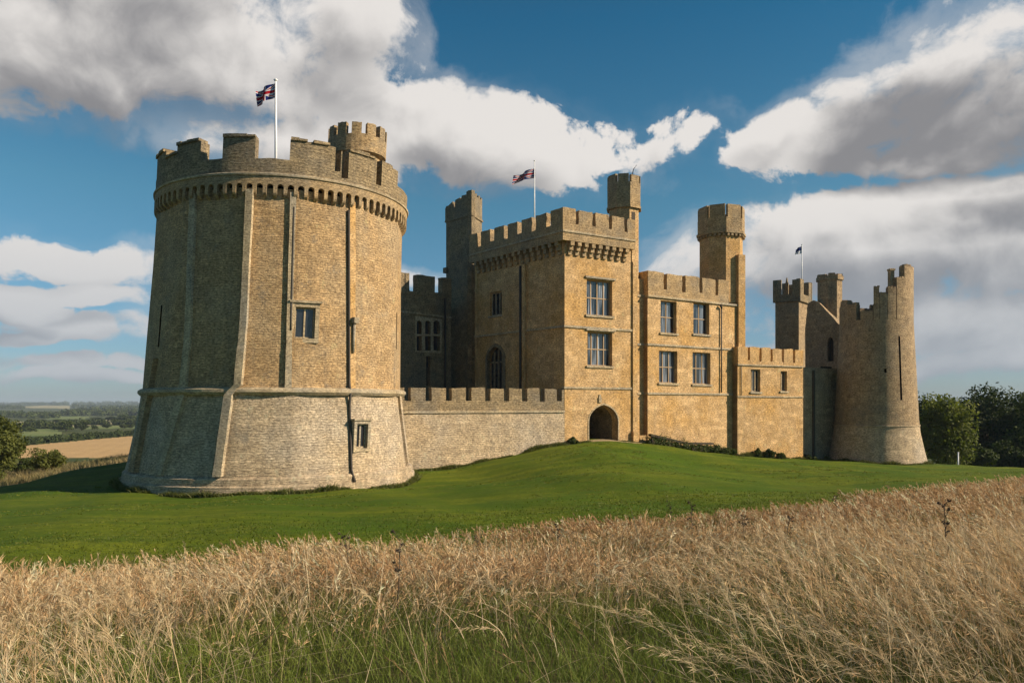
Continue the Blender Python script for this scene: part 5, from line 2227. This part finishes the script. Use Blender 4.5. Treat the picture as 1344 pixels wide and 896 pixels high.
    keep = r.random(len(X)) > np.clip(greenness(X, Y) * 1.0, 0, .93)
    X, Y = X[keep], Y[keep]
    n = len(X)
    root = np.stack([X, Y, hgt(X, Y) - .02], 1)
    L = r.uniform(.45, 1.05, n)
    col = np.array((.66, .52, .32)) * r.uniform(.5, 1.15, n)[:, None]
    dk = (r.random(n) < .10)[:, None]
    col = np.where(dk, np.array((.07, .05, .032)), col)
    V, F, C, _ = ribbons(root, L, np.maximum(.0055, .0010 * Y) * r.uniform(.6, 1.6, n), r.uniform(0, 6.28, n), np.abs(r.normal(.3, .25, n)), np.abs(r.normal(.85, .6, n)), col, 8, r.uniform(0, 6.28, n), .25)
    a.add(V, F, C)
    a.build('bent_straw', 'long pale bent straws standing out of the foreground grass')

    # --- lawn sward, thinning out with distance
    a = Acc()
    X, Y = scatter(120000, 13, 40, -.3, r)
    keep = (Y > field_edge(X) - .1) & (np.hypot(X - GT[0], Y - GT[1]) > 10.4) & (r.random(len(X)) > np.clip((Y - field_edge(X)) / 16, 0, 1) ** .7)
    X, Y = X[keep], Y[keep]
    n = len(X)
    root = np.stack([X, Y, hgt(X, Y) - .01], 1)
    pt = np.clip(.5 + .5 * vnoise(X * .5, Y * 1.6, .5, 51) + r.normal(0, .2, n), 0, 1)[:, None]
    col = np.array((.076, .100, .008)) * (1 - pt) + np.array((.13, .15, .014)) * pt
    V, F, C, _ = ribbons(root, r.uniform(.04, .09, n), .0014 * Y * r.uniform(.8, 1.6, n), r.uniform(0, 6.28, n), r.uniform(.1, .6, n), r.uniform(0, .5, n), col, 1, r.uniform(0, 6.28, n), .15)
    a.add(V, F, C)
    a.build('lawn_grass', 'short mown green grass blades on the castle lawn')


build_grass()


def wall_foot_grass():
    """long tufts left along the feet of the walls, and coarse tussocks on the lawn"""
    r = np.random.default_rng(12)
    P = []
    a = np.radians(np.sort(r.uniform(-90, 115, 3000)))
    rr = 10.12 + np.abs(r.normal(0, .16, len(a)))
    P.append(np.stack([GT[0] - .43 + rr * np.sin(a), GT[1] - rr * np.cos(a)], 1))
    a = np.radians(np.sort(r.uniform(-100, 110, 1500)))
    rr = 5.5 + np.abs(r.normal(0, .2, len(a)))
    P.append(np.stack([FT[0] + rr * np.sin(a), FT[1] - rr * np.cos(a)], 1))
    for p, q, n in ((WA, WB, 2600), (A, np.array(at(772, 71.4)), 300), (np.array(at(812, 73.3)), B, 300), (R0, R1, 1100), (Q0, Q1, 900), (Q1, np.array((41.0, 92.0)), 500)):
        t = r.random(n)[:, None]
        f = Flat(p, q)
        P.append(p * (1 - t) + q * t + f.n * (.08 + np.abs(r.normal(0, .18, n)))[:, None])
    P = np.concatenate(P)
    m = vnoise(P[:, 0], P[:, 1], 1.4, 6)
    P, m = P[m > -.6], m[m > -.6]
    k = 4
    X = np.repeat(P[:, 0], k) + r.normal(0, .08, len(P) * k)
    Y = np.repeat(P[:, 1], k) + r.normal(0, .05, len(P) * k)
    L = np.repeat(.18 + .28 * np.clip(m + .3, 0, 1.2), k) * r.uniform(.5, 1.3, len(X))
    root = np.stack([X, Y, hgt(X, Y) - .03], 1)
    hue = r.random(len(X))[:, None]
    col = np.array((.06, .085, .012)) * (1 - hue) + np.array((.17, .17, .045)) * hue
    acc = Acc()
    V, F, C, _ = ribbons(root, L, r.uniform(.03, .07, len(X)), r.uniform(0, 6.28, len(X)), r.uniform(.1, .6, len(X)), r.uniform(0, .6, len(X)), col, 2, r.uniform(0, 6.28, len(X)), .15)
    acc.add(V, F, C)
    acc.build('wall_foot_grass', 'long uncut grass tufts along the feet of the castle walls')
    # tussocks
    n = 9000
    Y = 15 + 60 * r.random(n) ** .8
    X = r.uniform(-.75, .75, n) * Y
    keep = (Y > field_edge(X) + .3) & (np.hypot(X - GT[0], Y - GT[1]) > 10.6) & (vnoise(X, Y, .35, 14) > -.1)
    w0 = WA[1] + (X - WA[0]) * (WB[1] - WA[1]) / (WB[0] - WA[0])
    keep &= Y < np.where(X < 5, w0 - .5, np.interp(X, [5, 12, 13.3, 25, 33, 60], [69.5, 73.8, 74.3, 80.6, 85.3, 84]))
    X, Y = X[keep], Y[keep]
    k = 9
    sz = np.repeat(r.uniform(.5, 1.5, len(X)), k)
    X = np.repeat(X, k) + r.normal(0, .10, len(X) * k) * sz
    Y = np.repeat(Y, k) + r.normal(0, .10, len(Y) * k) * sz
    root = np.stack([X, Y, hgt(X, Y) - .01], 1)
    hue = np.clip(np.repeat(r.random(len(X) // k), k) + r.normal(0, .15, len(X)), 0, 1)[:, None]
    col = np.array((.085, .115, .010)) * (1 - hue) + np.array((.20, .21, .03)) * hue
    acc = Acc()
    V, F, C, _ = ribbons(root, (.045 * sz), .0016 * Y * r.uniform(.6, 1.5, len(X)), r.uniform(0, 6.28, len(X)), r.uniform(.3, 1.2, len(X)), r.uniform(0, .6, len(X)), col, 1, r.uniform(0, 6.28, len(X)), .2)
    acc.add(V, F, C)
    acc.build('lawn_tussocks', 'coarse grass tussocks scattered over the castle lawn')


wall_foot_grass()


# dry tuft strip on the bank at the far left
def bank_grass():
    r = np.random.default_rng(9)
    a = Acc()
    n = 22000
    X = r.uniform(-75, -26, n)
    Y = r.uniform(62, 104, n)
    lawn_far = np.interp(X, [-70, -46, -38, -31.5, -26], [58, 66.5, 66, 66.5, 74])
    keep = (Y > lawn_far) & (Y < 100)
    X, Y = X[keep], Y[keep]
    n = len(X)
    root = np.stack([X, Y, hgt(X, Y) - .02], 1)
    p = np.clip(.45 + .5 * vnoise(X, Y, .3, 3) + r.normal(0, .2, n), 0, 1)[:, None]
    p = np.where(Y[:, None] > 78, p * .5, p)
    col = np.array((.16, .15, .055)) * (1 - p) + np.array((.42, .31, .16)) * p
    V, F, C, _ = ribbons(root, r.uniform(.35, .75, n), .05 * r.uniform(.7, 1.4, n), r.uniform(0, 6.28, n), r.uniform(.1, .5, n), r.uniform(0, .6, n), col, 2, r.uniform(0, 6.28, n), .2)
    a.add(V, F, C)
    a.build('bank_grass', 'rough dry grass on the bank beyond the lawn at the far left')


bank_grass()


# dark seed heads and thistles standing above the dry grass
def weeds():
    r = np.random.default_rng(33)
    for k, (px, Y, h) in enumerate(((908, 14.0, .95), (1032, 13.0, .75), (980, 13.2, .7), (735, 15.5, .7), (1246, 9.0, .95), (628, 16.5, .55), (458, 12.5, .8), (1100, 20, .8), (880, 22, .8), (520, 8.5, .95))):
        x, y = at(px, Y)
        z = h1(x, y)
        mb = MB()
        top = np.array((x + r.uniform(-.1, .1), y, z + h))
        mb.tube([(x, y, z - .05), (x + r.uniform(-.04, .04), y, z + h * .5), top], [.008, .007, .004], 5)
        cents, rads = [], []
        for q in range(9):
            f = r.uniform(.55, 1.0)
            s = np.array((x, y, z)) * (1 - f) + top * f
            e = s + np.array((r.uniform(-.09, .09), r.uniform(-.09, .09), r.uniform(.03, .1)))
            mb.tube([s, e], [.004, .003], 4)
            cents.append(e)
            rads.append(.022)
        V, F, T = leaf_cloud(np.array(cents), np.array(rads), 14, .016, 300 + k)
        for f in F:
            mb.poly([V[i] for i in f])
        off = np.array((x, y, z))
        mb.v = [tuple(np.array(p) - off) for p in mb.v]
        o = mb.build('dead_weed', M['bark'])
        o.location = off
        tag(o, 'dark dead weed stalk with seed heads standing above the dry grass', 'weed', 'dead weed stalks in the dry grass')


weeds()

# ------------------------------------------------------------------ air
HAZE = 0.00011
if HAZE:
    hz = MB()
    x0, x1, y0, y1, z0, z1 = -7600, 7600, -7600, 7600, -80, 60
    hz.box8([(x0, y0, z0), (x1, y0, z0), (x1, y1, z0), (x0, y1, z0), (x0, y0, z1), (x1, y0, z1), (x1, y1, z1), (x0, y1, z1)])
    m = bpy.data.materials.new('haze_air')
    m.use_nodes = True
    m.node_tree.nodes.clear()
    vo = m.node_tree.nodes.new('ShaderNodeVolumePrincipled')
    vo.inputs['Color'].default_value = (.62, .74, .88, 1)
    vo.inputs['Density'].default_value = HAZE
    ou = m.node_tree.nodes.new('ShaderNodeOutputMaterial')
    m.node_tree.links.new(vo.outputs[0], ou.inputs['Volume'])
    tag(hz.build('haze', m), kind='stuff')
